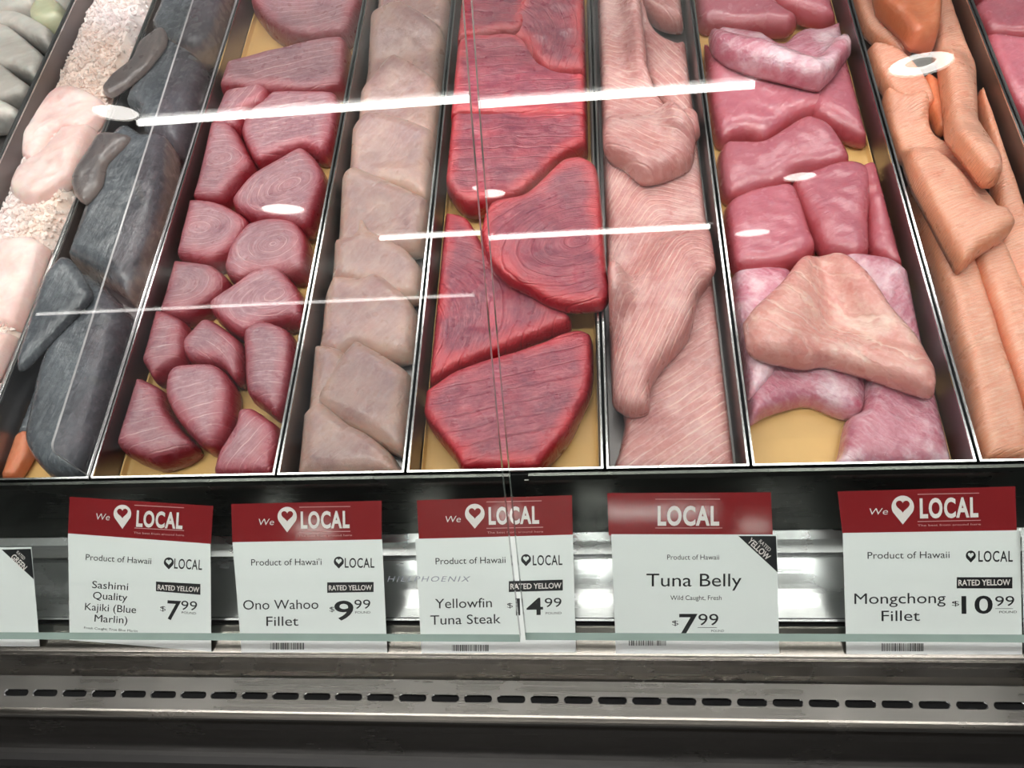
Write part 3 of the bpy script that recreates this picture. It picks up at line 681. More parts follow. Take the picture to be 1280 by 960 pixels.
PG = 'pomfret fillets in the pan'
MON = [
 ([(868,-28),(868,25),(880,38),(900,39),(940,43),(985,41),(997,28),(975,12),(935,-28)], 'pomfret fillet at the back left corner', 'mong', {}),
 ([(945,-28),(963,5),(998,24),(1030,33),(1056,25),(1064,10),(1058,-28)], 'pomfret fillet at the back right corner', 'mong', {}),
 ([(1010,125),(1030,95),(1060,70),(1080,103),(1099,153),(1088,178),(1067,178),(1040,165),(1015,150)], 'smooth triangular pomfret fillet beside the right wall', 'mong', {}),
 ([(880,55),(893,72),(950,88),(1008,108),(1033,128),(1027,144),(993,158),(957,182),(930,177),(897,182),(886,140)], 'pointed pomfret fillet under the end of the broad lamp streak', 'mong', {}),
 ([(885,52),(893,40),(960,46),(1000,30),(1060,33),(1070,55),(1047,88),(1027,108),(1013,107),(987,100),(943,90),(910,78),(890,64)], 'long wet pomfret fillet with a curved left end near the back', 'mong_wet', dict(flat=None, soft=2, conform=7)),
 ([(905,262),(930,245),(973,236),(995,242),(1009,283),(1019,315),(1000,332),(955,341),(916,339),(907,300)], 'squarish pomfret fillet with a small lamp glint, left', 'mong', {}),
 ([(896,200),(907,183),(953,181),(993,157),(1013,152),(1040,165),(1060,197),(1057,210),(993,224),(987,234),(943,248),(910,254),(899,240)], 'bent pomfret fillet across the middle, left of the bare liner patch', 'mong', {}),
 ([(1072,214),(1107,212),(1121,257),(1134,315),(1136,338),(1110,335),(1083,318),(1080,270)], 'slim pomfret fillet against the right wall', 'mong', {}),
 ([(988,234),(1017,217),(1060,207),(1088,220),(1085,280),(1085,320),(1066,331),(1027,319),(1008,285)], 'broad pomfret fillet right of the squarish one', 'mong', {}),
 ([(914,347),(950,337),(990,345),(995,400),(970,470),(938,500),(929,480),(921,420)], 'wet pomfret fillet peeking out along the left wall', 'mong_wet', {}),
 ([(1050,325),(1110,328),(1145,358),(1151,400),(1157,450),(1140,465),(1080,400)], 'wet ragged pomfret fillet along the right wall', 'mong_wet', {}),
 ([(932,530),(929,480),(931,458),(942,443),(1013,455),(1077,467),(1081,500),(1077,518),(1057,522),(1013,505),(990,508),(957,518)], 'arched pomfret fillet above the bare tan liner', 'mong_wet', {}),
 ([(1043,598),(1048,570),(1057,527),(1077,513),(1083,470),(1113,478),(1167,490),(1188,497),(1201,527),(1209,560),(1209,598)], 'glistening pomfret fillet at the front right corner', 'mong_wet', {}),
 ([(929,402),(973,357),(1003,322),(1047,328),(1083,348),(1113,392),(1143,426),(1168,467),(1168,494),(1145,490),(1080,468),(1030,455),(1003,458),(940,443)], 'largest pomfret fillet, pale with white streaks, on top near the front', 'mong_pale', dict(t=.026, flat=None, soft=7, conform=15, lump=.002)),
]
for p, l, m, o_ in MON:
    k = dict(t=.027, r=.018, e=.3, grow=.99, flat=FLOOR, wild=1.3, lump=.0035, grain=('bands', random.choice((-40, 20, 50)), 0, 0)); k.update(o_)
    fish('pomfret_fillet', p, M[m], l, 'fish fillet', PG, lim=limits(7), **k)

SG = 'orange strips in the pan'
STR = [
 ([(1138,225),(1185,280),(1214,331),(1236,394),(1255,456),(1272,505),(1279,540),(1281,598),(1227,598),(1208,490),(1190,420),(1170,340),(1146,270)], 'long orange strip running to the front along the left wall', 'strip', dict(t=.034)),
 ([(1214,325),(1245,305),(1268,350),(1285,395),(1305,450),(1315,575),(1285,575),(1273,505),(1256,456),(1237,394)], 'orange strip beside the one along the left wall', 'strip', dict(t=.034)),
 ([(1245,325),(1255,290),(1300,290),(1330,400),(1320,450),(1288,395)], 'orange strip end at the right edge, below the paler one', 'strip', dict(t=.024)),
 ([(1223,120),(1237,111),(1262,150),(1290,200),(1330,260),(1330,340),(1275,335),(1255,290),(1243,250),(1238,190)], 'wide pale orange strip at the right edge of the photo', 'strip', dict(t=.024)),
 ([(1064,-28),(1070,10),(1082,40),(1105,58),(1130,70),(1143,58),(1125,20),(1100,-28)], 'orange piece at the back left, under the deep orange chunk', 'strip', {}),
 ([(1085,62),(1120,66),(1150,95),(1167,130),(1150,140),(1125,134),(1100,102)], 'short orange piece below the ring shaped lamp glint', 'strip', dict(t=.024)),
 ([(1155,97),(1177,110),(1184,143),(1183,163),(1172,163),(1160,135)], 'small wet orange piece between two long strips', 'strip_deep', {}),
 ([(1106,115),(1130,133),(1153,130),(1168,153),(1190,183),(1220,227),(1262,275),(1264,287),(1227,311),(1204,331),(1193,317),(1166,267),(1139,217),(1112,162)], 'big slanted orange strip with fine cross grain, topmost in the middle', 'strip', dict(t=.026, e=.6, flat=None, soft=9, conform=16)),
 ([(1166,7),(1183,-28),(1196,-5),(1209,33),(1218,83),(1221,167),(1241,200),(1245,230),(1228,234),(1210,214),(1187,181),(1182,133),(1177,93),(1168,57)], 'narrow orange strip running down from the top edge', 'strip', dict(t=.026, flat=None, soft=9, conform=16)),
 ([(1093,-28),(1097,5),(1123,33),(1140,57),(1167,57),(1170,20),(1163,-28)], 'deep orange chunk at the top, above the ring glint', 'strip_deep', dict(t=.03, flat=None)),
]
for p, l, m, o_ in STR:
    k = dict(t=.02, r=.009, e=.45, flat=FLOOR, grow=1.0, grain=('bands', 20, 0, 0)); k.update(o_)
    fish('orange_fish_strip', p, M[m], l, 'fish strip', SG, lim=limits(8), **k)

FG = 'pink fillets in the corner pan'
for p, l in [
 ([(1227,55),(1280,58),(1340,58),(1360,250),(1318,210),(1262,140),(1240,98)], 'pink fillet lying flat in the top right corner pan'),
 ([(1217,-28),(1330,-28),(1340,8),(1260,12),(1228,12)], 'pink fillet cut off by the top edge at far right'),
 ([(1212,20),(1226,46),(1250,54),(1350,52),(1345,2),(1240,5)], 'rounded pink fillet at the far right, across the corner pan')]:
    fish('pink_fillet', p, M['mong'], l, 'fish fillet', FG, flat=FLOOR, t=.028, r=.013, e=.35, lim=(limits(8)[1] + .013, .65), grain=('bands', 30, 0, 0))

KG = 'dark skinned fillets in the pan'
DRK = [
 ([(14,553),(38,540),(42,565),(24,597),(2,600),(-8,590)], 'small orange tail end at the bottom left corner', 'strip_deep', dict(t=.014, r=.006)),
 ([(22,458),(57,466),(55,507),(45,540),(22,550),(8,583),(-15,605),(-20,500),(8,478)], 'dark strip of skin at the lower left, beside the bare liner', 'skin', dict(t=.016)),
 ([(117,352),(163,398),(158,433),(140,500),(112,596),(68,598),(43,562),(49,520),(60,470),(90,398)], 'foremost dark skinned fillet with a silvery sheen', 'skin', dict(t=.045, r=.018)),
 ([(82,322),(62,340),(50,367),(24,450),(30,460),(77,411),(113,373),(110,358),(98,338)], 'pointed dark flap left of the foremost dark fillet', 'skin', dict(flat=.0055, wild=0, clampx=False, t=.012, r=.012)),
 ([(97,255),(127,230),(135,200),(167,170),(190,182),(218,185),(214,260),(196,320),(172,380),(160,372),(127,349),(80,320)], 'second dark skinned fillet with a tan cut edge at its front', 'skin_cut', dict(t=.045, r=.016)),
 ([(127,168),(163,172),(148,190),(133,205),(126,232),(107,254),(94,242),(91,222),(112,187)], 'brown grey belly flap left of the lamp streak end', 'flap', dict(flat=.0055, wild=0, clampx=False, t=.012, r=.012)),
 ([(137,137),(135,120),(140,100),(165,77),(190,47),(228,60),(262,95),(250,140),(230,190),(187,175),(177,145)], 'third dark skinned fillet, under the left end of the broad streak', 'skin', dict(t=.045, r=.016)),
 ([(188,-28),(181,22),(195,45),(212,62),(227,72),(250,76),(272,60),(294,-28)], 'rearmost dark skinned fillet with a pale front edge', 'skin_cut', dict(t=.045, r=.014)),
 ([(197,44),(200,60),(180,87),(160,104),(143,114),(136,107),(146,93),(166,77),(174,60)], 'long brown grey flap folded over the third dark fillet', 'flap', dict(grow=1.22, flat=.0055, wild=0, clampx=False, t=.010, r=.008)),
]
for p, l, m, o_ in DRK:
    k = dict(e=.35, grow=1.01, flat=FLOOR, grain=('bands', 80, 0, 0)); k.update(o_)
    fish('skin_on_fillet', p, M[m], l, 'fish fillet', KG, lump=.0012, lim=(XS[2] + .0068, XS[3] - .0068), **k)

# crushed ice bed (uncountable) with pale fish on it
def ice_bed():
    x0, x1 = XS[1] + .0065, XS[2] - .0065
    mb = MB(); nx, ny = 34, 190; y0, y1 = 0.01, 0.93; v = []
    for j in range(ny + 1):
        for k in range(nx + 1):
            u = k / nx; x = x0 + (x1 - x0) * u; y = y0 + (y1 - y0) * j / ny
            sh = min(1, (1 - u) / 0.12) ** 0.5 * min(1, max(0, (u - 0.02) / 0.30)) ** 0.6 if True else 1
            z = -DEPTH + 0.005 + 0.044 * sh + 0.004 * noise.noise(Vector((x * 30, y * 30, 1))) + 0.003 * noise.noise(Vector((x * 120, y * 120, 4)))
            v.append((x, y, max(z, -DEPTH + .0035)))
    f = [(j * (nx + 1) + k, j * (nx + 1) + k + 1, (j + 1) * (nx + 1) + k + 1, (j + 1) * (nx + 1) + k) for j in range(ny) for k in range(nx)]
    mb.add(v, f)
    va = np.array(v)
    for (x, y, z) in va:
        i, j = int((x - GX0) / GS), int((y - GY0) / GS)
        if 0 <= i < GW - 3 and 0 <= j < GH - 3: HF[j - 1:j + 3, i - 1:i + 3] = np.maximum(HF[j - 1:j + 3, i - 1:i + 3], z)
    oct_v = np.array([(1,0,0),(-1,0,0),(0,1,0),(0,-1,0),(0,0,1),(0,0,-1)], float)
    oct_f = [(0,2,4),(2,1,4),(1,3,4),(3,0,4),(2,0,5),(1,2,5),(3,1,5),(0,3,5)]
    for _ in range(6500):
        b = va[rng.integers(len(va))]
        if b[1] < 0.02: continue
        s = rng.uniform(.0014, .0042); q = oct_v * rng.uniform(.5, 1.5, (6, 3)) * s
        a, c = rng.uniform(0, 6.28, 2); ca, sa, cc, sc_ = math.cos(a), math.sin(a), math.cos(c), math.sin(c)
        R1 = np.array([[ca, -sa, 0], [sa, ca, 0], [0, 0, 1]]); R2 = np.array([[1, 0, 0], [0, cc, -sc_], [0, sc_, cc]])
        q = q @ R1.T @ R2.T + b + np.array([rng.uniform(-.002, .002), rng.uniform(-.002, .002), rng.uniform(-.0005, .0015)])
        q[:, 0] = np.clip(q[:, 0], x0, x1 + .001); q[:, 2] = np.maximum(q[:, 2], -DEPTH + .001)
        mb.add(q, oct_f)
    tag(mb.build('crushed_ice', M['ice']), 'bed of pink stained crushed ice beside the dark fillets', 'ice', kind='stuff')
ice_bed()
IG = 'pale fish pieces on the ice'
for p, l, o_ in [
 ([(67,123),(95,114),(130,130),(128,150),(108,168),(76,170),(60,192),(47,206),(32,200),(35,172),(48,147)], 'curled pale fish piece on the ice, left of the dark fillets', dict(t=.022)),
 ([(117,162),(124,172),(110,195),(92,226),(60,252),(33,256),(18,242),(28,217),(58,194),(84,168)], 'pale rolled fish piece directly in front of the curled one on ice', dict(t=.024)),
 ([(-30,310),(0,306),(45,302),(64,318),(58,345),(42,370),(28,408),(0,414),(-40,415)], 'pale pink fish lump on the ice at the left edge', dict(t=.024)),
 ([(-40,422),(0,419),(26,424),(21,452),(2,470),(-40,480)], 'small pale fish lump on the ice, lowest at the left edge', dict(t=.022))]:
    k = dict(r=.014, e=.3, lump=.004, flat=-.008, grain=('bands', 40, 0, 0)); k.update(o_)
    fish('pale_fish_piece', p, M['pale'], l, 'fish piece', IG, lim=(limits(1)[0] + .004, limits(1)[1]), **k)

WG = 'white fish slices in the left pan'
for p, l, m in [
 ([(-60,-28),(95,-28),(88,5),(60,12),(-60,8)], 'grey fish slices at the very back of the left pan', 'white_fish'),
 ([(-60,80),(-10,76),(30,105),(44,116),(38,128),(17,134),(-60,134)], 'white fish slice with a dark underside, third from the back', 'white_skin'),
 ([(-60,130),(0,131),(28,143),(24,156),(-60,160)], 'white fish slice at the left edge, nearest the front', 'white_skin'),
 ([(-60,36),(0,42),(18,42),(44,62),(61,80),(50,104),(20,95),(-60,84)], 'largest white fish slice in the left pan', 'white_skin'),
 ([(-30,28),(0,24),(37,27),(70,46),(66,64),(46,58),(17,43),(-30,38)], 'white fish slice curving over the largest one', 'white_skin'),
 ([(-40,5),(45,2),(50,17),(20,24),(-40,28)], 'flat white fish slice in the top left corner', 'white_fish'),
 ([(43,27),(57,7),(80,12),(84,30),(66,38),(48,36)], 'small greenish white fish piece by the steel divider', 'green_fish')]:
    fish('white_fish_slice', p, M[m], l, 'fish slice', WG, t=.036, r=.012, e=.4, flat=FLOOR, lim=(-.85, limits(0)[1]), grain=('bands', 30, 0, 0), cell=.0045)

# ------------------------------------------------------------------ clear divider between the dark fillets and the marlin
def acrylic():
    t = empty('clear_divider', (-0.4508, 0.3, 0.001)); tag(t, 'clear acrylic divider standing between the dark fillets and the marlin', 'divider')
    x = -0.4524; h0, h1 = 0.062, 0.082; ye = 0.97; R = 0.008
    out = [(0.004, 0.002), (ye, 0.002), (ye, h1 + 0.01)]
    for i in range(7):
        a = math.pi / 2 + i / 6 * math.pi / 2
        out.append((0.004 + R + R * math.cos(a), h0 - R + R * math.sin(a)))
    n = len(out); th = 0.0022
    v = [(x, y, z) for y, z in out] + [(x + th, y, z) for y, z in out]
    f = [tuple(range(n))[::-1], tuple(range(n, 2 * n))]
    mk('panel', v, f, M['acrylic'], t)
    mk('edge', v, [(k, (k + 1) % n, n + (k + 1) % n, n + k) for k in range(n)], M['acrylic_edge'], t)
acrylic()

# ------------------------------------------------------------------ curved front glass, two panes butted at a joint
def garc(dphi=0.0, off=0.0):
    n = 40; s = np.linspace(-0.002, 0.62, n); ph = np.radians(119 + dphi + 33 * s); ds = s[1] - s[0]
    y = -0.1520 + np.concatenate([[0], np.cumsum(-np.cos(ph[:-1]) * ds)]); z = 0.0193 + np.concatenate([[0], np.cumsum(np.sin(ph[:-1]) * ds)])
    nr = np.stack([-np.sin(ph), -np.cos(ph)], 1)     # outward, towards the shopper
    return np.stack([y, z], 1) + nr * off, nr
def pane(x0, x1, dphi, off, label):
    p, nr = garc(dphi, off); th = 0.0075
    t = empty('glass_pane', ((x0 + x1) / 2, p[0][0], p[0][1])); tag(t, label, 'glass pane', 'curved front glass panes')
    n = len(p); q = p - nr * th
    v = []
    for x in (x0, x1): v += [(x, a, b) for a, b in p] + [(x, a, b) for a, b in q]
    ff = [(i, i + 1, 2*n + i + 1, 2*n + i) for i in range(n - 1)] + [(n + i + 1, n + i, 3*n + i, 3*n + i + 1) for i in range(n - 1)]
    mk('sheet', v, ff, M['glass'], t, smooth=True)
    ef = [(i + 1, i, n + i, n + i + 1) for i in range(n - 1)] + [(2*n + i, 2*n + i + 1, 3*n + i + 1, 3*n + i) for i in range(n - 1)]
    ef += [(0, 2*n, 3*n, n), (n - 1, 2*n - 1, 4*n - 1, 3*n - 1)]
    mk('edge', v, ef, M['glass_edge'], t)
    return t
JX = -0.0300
gl_left = pane(XA, JX, 0.0, 0.0, 'left curved glass pane over the marlin, wahoo and dark fillets')
gl_right = pane(JX + 0.0042, XB, 0.35, -0.002, 'right curved glass pane over the tuna belly and pomfret')

# ------------------------------------------------------------------ lettering
def text_mesh(body, bold=0.0, shear=0.0, space=1.0):
    cu = bpy.data.curves.new('t', 'FONT'); cu.body = body; cu.offset = bold; cu.shear = shear; cu.space_character = space; cu.resolution_u = 4
    ob = bpy.data.objects.new('t', cu); COL.objects.link(ob)
    dg = bpy.context.evaluated_depsgraph_get(); dg.update()
    me = bpy.data.meshes.new_from_object(ob.evaluated_get(dg))
    v = np.array([p.co[:] for p in me.vertices]); f = [list(p.vertices) for p in me.polygons]
    bpy.data.objects.remove(ob); bpy.data.meshes.remove(me)
    return v, f
BASE = np.array([-0.136, -0.1012])
class TagPlane:
    def __init__(s, alpha, lift=0.0):
        a = math.radians(alpha); s.u = np.array([math.cos(a), math.sin(a)]); s.n = np.array([0, -math.sin(a), math.cos(a)]); s.o = np.array([0, BASE[0], BASE[1]])
    def at(s, px, py, lift=0.0):
        d = ray(px, py); o = s.o + s.n * lift
        t = ((o - CAM) @ s.n) / (d @ s.n); return CAM + t * d
def words(mb, pl, body, x0, x1, yb, hgt, ang=0.0, bold=0.0, shear=0.0, lift=0.0008, mi=0, space=1.0):
    """Lettering between x0 and x1 with its base line at yb (at x0) and capital height hgt, in photo measure on the card's plane."""
    v, f = text_mesh(body, bold, shear, space)
    w0, w1 = v[:, 0].min(), v[:, 0].max(); k = (x1 - x0) / (w1 - w0); ky = hgt / 0.73
    c, s_ = math.cos(math.radians(ang)), math.sin(math.radians(ang)); pts = []
    for x, y, _ in v:
        a, b = (x - w0) * k, -y * ky
        pts.append(pl.at(x0 + a * c - b * s_, yb + a * s_ + b * c, lift))
    mb.add(pts, f, mi)
def quad(mb, pl, c, lift, th=0.0, mi=0, seg=1):
    q = [pl.at(x, y, lift) for x, y in c]
    if th:
        b = [p - pl.n * th for p in q]; v = q + b
        mb.add(v, [(3, 2, 1, 0), (4, 5, 6, 7)] + [(k, (k + 1) % 4, 4 + (k + 1) % 4, 4 + k) for k in range(4)], mi)
    else: mb.add(q, [(3, 2, 1, 0)], mi)
def shape(mb, pl, pts, lift, mi=0):
    mb.add([pl.at(x, y, lift) for x, y in pts], [tuple(range(len(pts)))[::-1]], mi)
def heart(cx, cy, w, h, n=28):
    o = []
    for k in range(n):
        t = 2 * math.pi * k / n
        o.append((cx + w / 32 * 16 * math.sin(t) ** 3, cy - h / 29 * (13 * math.cos(t) - 5 * math.cos(2*t) - 2 * math.cos(3*t) - math.cos(4*t) + 2.5)))
    return o
def pin(cx, cy, w, h, n=28):
    """Map-pin outline: round head, pointed foot. cy is the head's centre."""
    o = []; r = w / 2
    for k in range(n + 1):
        a = math.radians(150) + k / n * math.radians(240)
        o.append((cx + r * math.cos(a), cy + r * math.sin(a)))
    o.append((cx, cy + h - r)); return o
def bars(mb, pl, x0, x1, y0, y1, lift):
    x = x0
    while x < x1:
        w = random.choice((0.5, 0.8, 1.3)); mb.add([pl.at(a, b, lift) for a, b in ((x, y0), (x, y1), (x + w, y1), (x + w, y0))], [(0, 1, 2, 3)]); x += w + random.choice((0.7, 1.0, 1.4))

def price_tag(label, card, head=None, alpha=40.0, cw=None, hw=None, band=None, corner=None, code=None, ang=0.0, extra=None):
    pl = TagPlane(alpha)
    b = (pl.at(*card[2]) + pl.at(*card[3])) / 2
    t = empty('price_tag', b); tag(t, label, 'price tag', 'price tags along the rail')
    mb = MB(); quad(mb, pl, card, 0.0006, 0.0005); cd = mb.build('card', M['card'], t)
    mb = MB()
    for a in cw or []:
        k = dict(ang=ang); k.update(a[5] if len(a) > 5 else {})
        words(mb, pl, *a[:5], **k)
    if extra: extra(mb, pl)
    if mb.v: mb.build('lettering', M['ink'], cd)
    if code:
        mb = MB(); bars(mb, pl, *code, 0.0008); mb.build('barcode', M['ink'], cd)
    for key, nm in ((band, 'rating_band'), (corner, 'rating_corner')):
        if key:
            mb = MB(); shape(mb, pl, key[0], 0.0009); bo = mb.build(nm, M['ink'], t)
            mb = MB()
            for a in key[1]:
                k = dict(ang=ang, lift=0.0012); k.update(a[5] if len(a) > 5 else {})
                words(mb, pl, *a[:5], **k)
            mb.build('lettering', M['white_ink'], bo)
    if head:
        mb = MB(); quad(mb, pl, head, -0.0002, 0.0005); hd = mb.build('header', M['red'], t); hd['label'] = 'red printed header strip'
        mb = MB(); m2 = MB(); m3 = MB()
        hw(mb, m2, m3, pl)
        mb.build('lettering', M['white_ink'], hd)
        if m2.v: m2.build('small_lettering', M['pale_ink'], hd)
        if m3.v:
            m3.build('heart', M['red'], hd)
    return t
def we_local(xw0, xw1, yw, pcx, pcy, pw, ph_, xl0, xl1, yl, hl, ang, tx0, tx1, ty, lines):
    def go(mb, m2, m3, pl):
        words(mb, pl, 'We', xw0, xw1, yw, 8.5, ang=ang, shear=0.15, bold=-0.005)
        shape(mb, pl, pin(pcx, pcy, pw, ph_), 0.0004)
        shape(m3, pl, heart(pcx, pcy, pw * 0.62, pw * 0.56), 0.0006)
        words(mb, pl, 'LOCAL', xl0, xl1, yl, hl, ang=ang, bold=0.035, space=1.12)
        words(m2, pl, 'The best from around here', tx0, tx1, ty, 2.6, ang=ang, bold=0.0)
        tn = math.tan(math.radians(ang))
        for (a, b, y) in lines:
            shape(m2, pl, [(a, y), (a, y + 0.9), (b, y + 0.9 + (b - a) * tn), (b, y + (b - a) * tn)], 0.0004)
    return go
def small_local(cx, cy, x0, x1, yb, hh, ang=0.0):
    def go(mb, pl):
        o = pin(cx, cy, 12.5, 15.0); i = heart(cx, cy, 7.5, 7.0, len(o))
        k0 = len(mb.v)
        # ring between pin outline and heart hole
        a0 = np.array([math.atan2(y - cy, x - cx) for x, y in o]); N = 40; O, I = [], []
        def radial(poly, a):
            best = 0
            for q in range(len(poly)):
                x0_, y0_ = poly[q - 1][0] - cx, poly[q - 1][1] - cy; x1_, y1_ = poly[q][0] - cx, poly[q][1] - cy
                dx, dy = x1_ - x0_, y1_ - y0_; c, s_ = math.cos(a), math.sin(a); det = c * -dy + s_ * dx
                if abs(det) < 1e-9: continue
                tt = (x0_ * -dy + y0_ * dx) / det; u = (c * y0_ - s_ * x0_) / det
                if -1e-6 <= u <= 1 + 1e-6 and tt > best: best = tt
            return best
        for k in range(N):
            a = 2 * math.pi * k / N; r1 = radial(o, a); r2 = min(radial(i, a), r1 - 0.6)
            O.append((cx + r1 * math.cos(a), cy + r1 * math.sin(a))); I.append((cx + r2 * math.cos(a), cy + r2 * math.sin(a)))
        mb.add([pl.at(x, y, 0.0008) for x, y in O + I], [(k, N + k, N + (k + 1) % N, (k + 1) % N) for k in range(N)])
        words(mb, pl, 'LOCAL', x0, x1, yb, hh, ang=ang, bold=0.012, space=1.1)
    return go
def price(x0d, x1d, big, xb0, xb1, yb, hb, xc0, xc1, yc, hc, xp0, xp1, yp, ang=0.0):
    """$ sign, dollars, cents and the word POUND."""
    return [('$', x0d, x1d, yb - hb * 0.42, 6.5, dict(bold=-0.01)), (big, xb0, xb1, yb, hb, dict(bold=0.012)), ('99', xc0, xc1, yc, hc, {}), ('POUND', xp0, xp1, yp, 3.0, {})]
def rule(x0, x1, y, then=None):
    def go(mb, pl):
        shape(mb, pl, [(x0, y), (x0, y + .6), (x1, y + .6), (x1, y)], 0.0008)
        if then: then(mb, pl)
    return go

price_tag('white price tag with red header reading Kajiki (Blue Marlin) 7.99', [(85, 667), (263, 680), (264, 814.5), (87, 800)], [(87, 621), (266.5, 632.5), (263.5, 681), (85, 668)],
    alpha=36, ang=3.6,
    hw=we_local(120, 137, 649.5, 153, 642, 22, 30, 170, 228, 657.5, 20, 3.0, 167, 230, 667, [(168, 230, 631), (168, 230, 659.5)]),
    cw=[('Product of Hawaii', 107, 189, 700, 8, {}), ('Sashimi', 115, 160, 735, 9.5, {}), ('Quality', 116, 159, 748.5, 9.5, {}), ('Kajiki (Blue', 106, 170, 762.5, 9.5, {}), ('Marlin)', 118, 159, 777, 9.5, {}),
        ('Fresh Caught, True Blue Marlin', 105, 172, 786, 3, {})] + price(200, 207, '7', 208, 225, 774, 25, 226, 246, 762, 12, 227, 245, 767),
    band=([(195, 727), (250.5, 730), (250.5, 743.5), (195, 739)], [('RATED YELLOW', 197, 249, 737, 6.5, dict(bold=0.02))]),
    extra=small_local(211, 703, 217.5, 252.5, 710.5, 13, 3.0))
price_tag('white price tag with red header reading Ono Wahoo Fillet 9.99', [(290.5, 678), (477.5, 674.5), (484, 815.5), (302, 815.5)], [(289, 630), (477, 626), (477, 676), (290.5, 679)],
    alpha=36.4, ang=-0.6,
    hw=we_local(323.5, 342.5, 656.5, 359, 645.5, 24, 32, 376, 437, 660, 21, -0.8, 373, 440, 671, [(374, 438, 633.5), (374, 438, 664.5)]),
    cw=[('Product of Hawai\'i', 314, 402, 707, 8.5, {}), ('Ono Wahoo', 304, 398, 762, 12.5, {}), ('Fillet', 333, 373, 782.5, 12.5, {})] + price(412, 418, '9', 418, 442, 775, 25, 443, 463, 761, 12, 444, 463, 767),
    band=([(409, 728), (467, 727.5), (467, 740), (409, 741)], [('RATED YELLOW', 411, 465, 738, 6.5, dict(bold=0.02))]),
    code=(338, 380, 803.5, 812), extra=small_local(423.5, 702, 431, 468, 709.5, 12.5))
price_tag('white price tag with red header reading Yellowfin Tuna Steak 14.99', [(519, 674), (716, 668.5), (720, 815.5), (527, 816.5)], [(521, 625.5), (715, 619), (716, 669), (523.5, 673.5)],
    alpha=36.4, ang=-1.2,
    hw=we_local(557, 576, 653, 593.5, 642, 24.5, 31, 611, 674, 655, 21.5, -1.2, 609, 679, 667, [(608, 677, 627), (608, 679, 660)]),
    cw=[('Product of Hawaii', 544.5, 632, 705.5, 8.5, {}), ('Yellowfin', 544, 615, 760.5, 12.5, {}), ('Tuna Steak', 538, 626, 781, 12.5, {})] + price(634, 641, '14', 645, 679, 769, 22, 681, 702, 759, 12, 682, 702, 768),
    band=([(636, 726.5), (703.5, 724.5), (703.5, 738), (636, 740)], [('RATED YELLOW', 638, 702, 736.5, 7, dict(bold=0.02))]),
    code=(565, 610, 806, 814), extra=small_local(657.5, 699, 666, 703, 706.5, 13, -0.6))
def belly_head(mb, m2, m3, pl):
    words(mb, pl, 'LOCAL', 822, 899, 656, 24, bold=0.035, space=1.12)
    for (a, b, y) in ((819, 900, 623.5), (819, 903, 659.5)): shape(m2, pl, [(a, y), (a, y + 0.9), (b, y + 0.9), (b, y)], 0.0004)
price_tag('white price tag reading Tuna Belly 7.99 with a black corner flash', [(764, 668), (971, 668.5), (974, 817), (770, 817)], [(759, 616.5), (963.5, 615.5), (966, 669), (761, 669)],
    alpha=39.15, hw=belly_head,
    cw=[('Product of Hawaii', 834, 899, 699.5, 6.5, {}), ('Tuna Belly', 808, 927, 733, 17, {}), ('Wild Caught, Fresh', 838, 902, 750, 6, {})] + price(840, 848, '7', 849, 872, 793, 27, 873, 898, 781.5, 15, 889, 905, 790),
    corner=([(923, 670), (970, 670), (972, 715.5)], [('RATED', 948, 966, 677.5, 5, dict(ang=43)), ('YELLOW', 934, 968, 677, 8, dict(ang=44, bold=0.02))]),
    code=(786, 833, 800, 807), extra=rule(872, 896, 784.2))
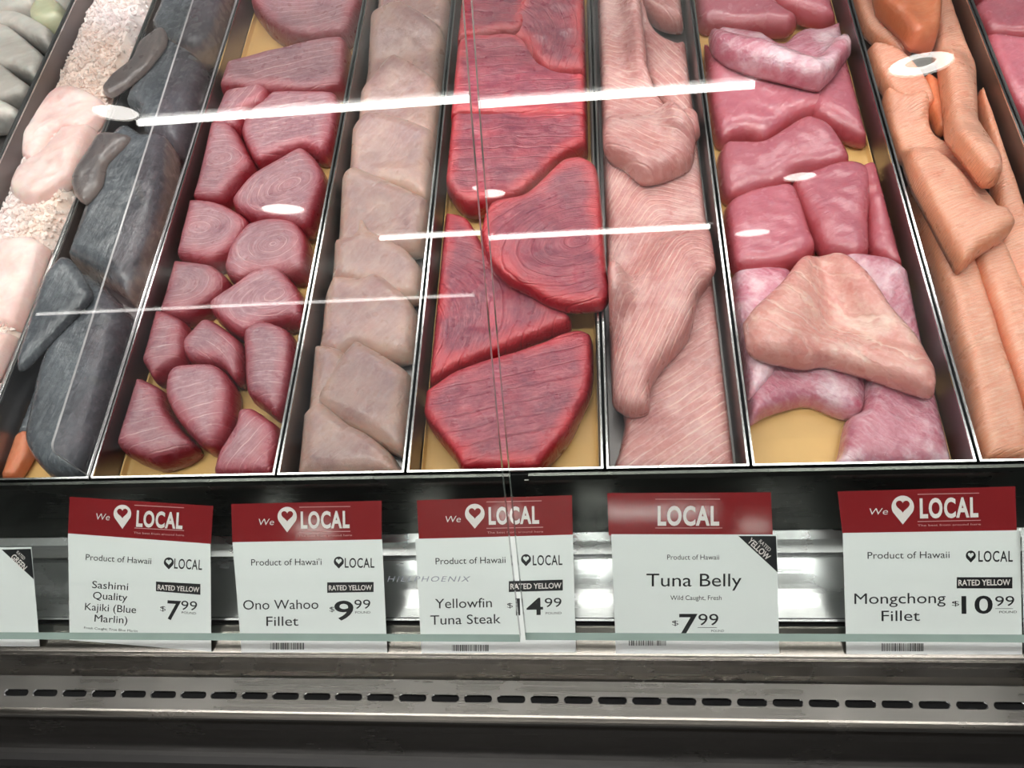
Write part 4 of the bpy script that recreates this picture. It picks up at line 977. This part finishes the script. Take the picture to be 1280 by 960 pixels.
price_tag('white price tag with red header reading Mongchong Fillet 10.99', [(1053.5, 666.5), (1275, 663), (1278, 818), (1058, 817.5)], [(1047, 614.5), (1269, 608), (1271, 664), (1053, 667)],
    alpha=36.4, ang=-0.6,
    hw=we_local(1087, 1110, 643.5, 1128.5, 633.5, 28, 36, 1150, 1223, 647, 24.5, -1.2, 1147, 1226, 658, [(1147, 1224, 617.5), (1147, 1226, 651.5)]),
    cw=[('Product of Hawaii', 1084.5, 1187, 698.5, 9, {}), ('Mongchong', 1068, 1182, 755, 14, {}), ('Fillet', 1102, 1150, 776.5, 14, {})] + price(1190, 1199, '10', 1202, 1241, 767, 23, 1244, 1268, 757.5, 13, 1249, 1271, 766.5),
    band=([(1196, 721.5), (1265.5, 721.5), (1265.5, 735.5), (1196, 735.5)], [('RATED YELLOW', 1198, 1263, 732, 7.5, dict(bold=0.02))]),
    code=(1102, 1153, 804, 814), extra=rule(1244, 1266, 760.5, small_local(1213.5, 694.5, 1223, 1266, 702, 14)))
price_tag('white price tag with a black corner flash, cut off at the left edge', [(-165, 686), (39, 684), (49.5, 808), (-150, 808)], None, alpha=36.4,
    corner=([(2, 687), (38.5, 686), (42, 724)], [('RATED', 20, 33, 691, 4, dict(ang=44)), ('GREEN', 13, 36, 697, 7.5, dict(ang=45, bold=0.02))]))
price_tag('white price tag sliver cut off at the right edge', [(1277.5, 662), (1500, 658), (1503, 818), (1280.5, 818)], None, alpha=40)

# maker's word printed on the left glass pane
def glass_words():
    p, nr = garc(0.0, 0.0006); mb = MB()
    v, f = text_mesh('HILLPHOENIX', 0.0, 0.25, 1.25)
    w0, w1 = v[:, 0].min(), v[:, 0].max()
    def at(px, py):
        d = ray(px, py); f_ = (p[:, 0] - CAM[1]) * d[2] - (p[:, 1] - CAM[2]) * d[1]
        i = int(np.where(np.sign(f_[1:]) != np.sign(f_[:-1]))[0][0]); u = f_[i] / (f_[i] - f_[i + 1])
        q = p[i] * (1 - u) + p[i + 1] * u; t = (q[0] - CAM[1]) / d[1]; return CAM + t * d
    pts = [at(484 + (x - w0) / (w1 - w0) * 104, 727 - y / 0.73 * 7) for x, y, _ in v]
    mb.add(pts, f); mb.build('lettering', M['etch'], gl_left)
glass_words()

# ------------------------------------------------------------------ set the whole case on its slope
for o in DECK_ROOTS:
    o.matrix_world = TILT @ Matrix.Translation(o.location)
for o in bpy.data.objects:
    if '_base' in o: del o['_base']
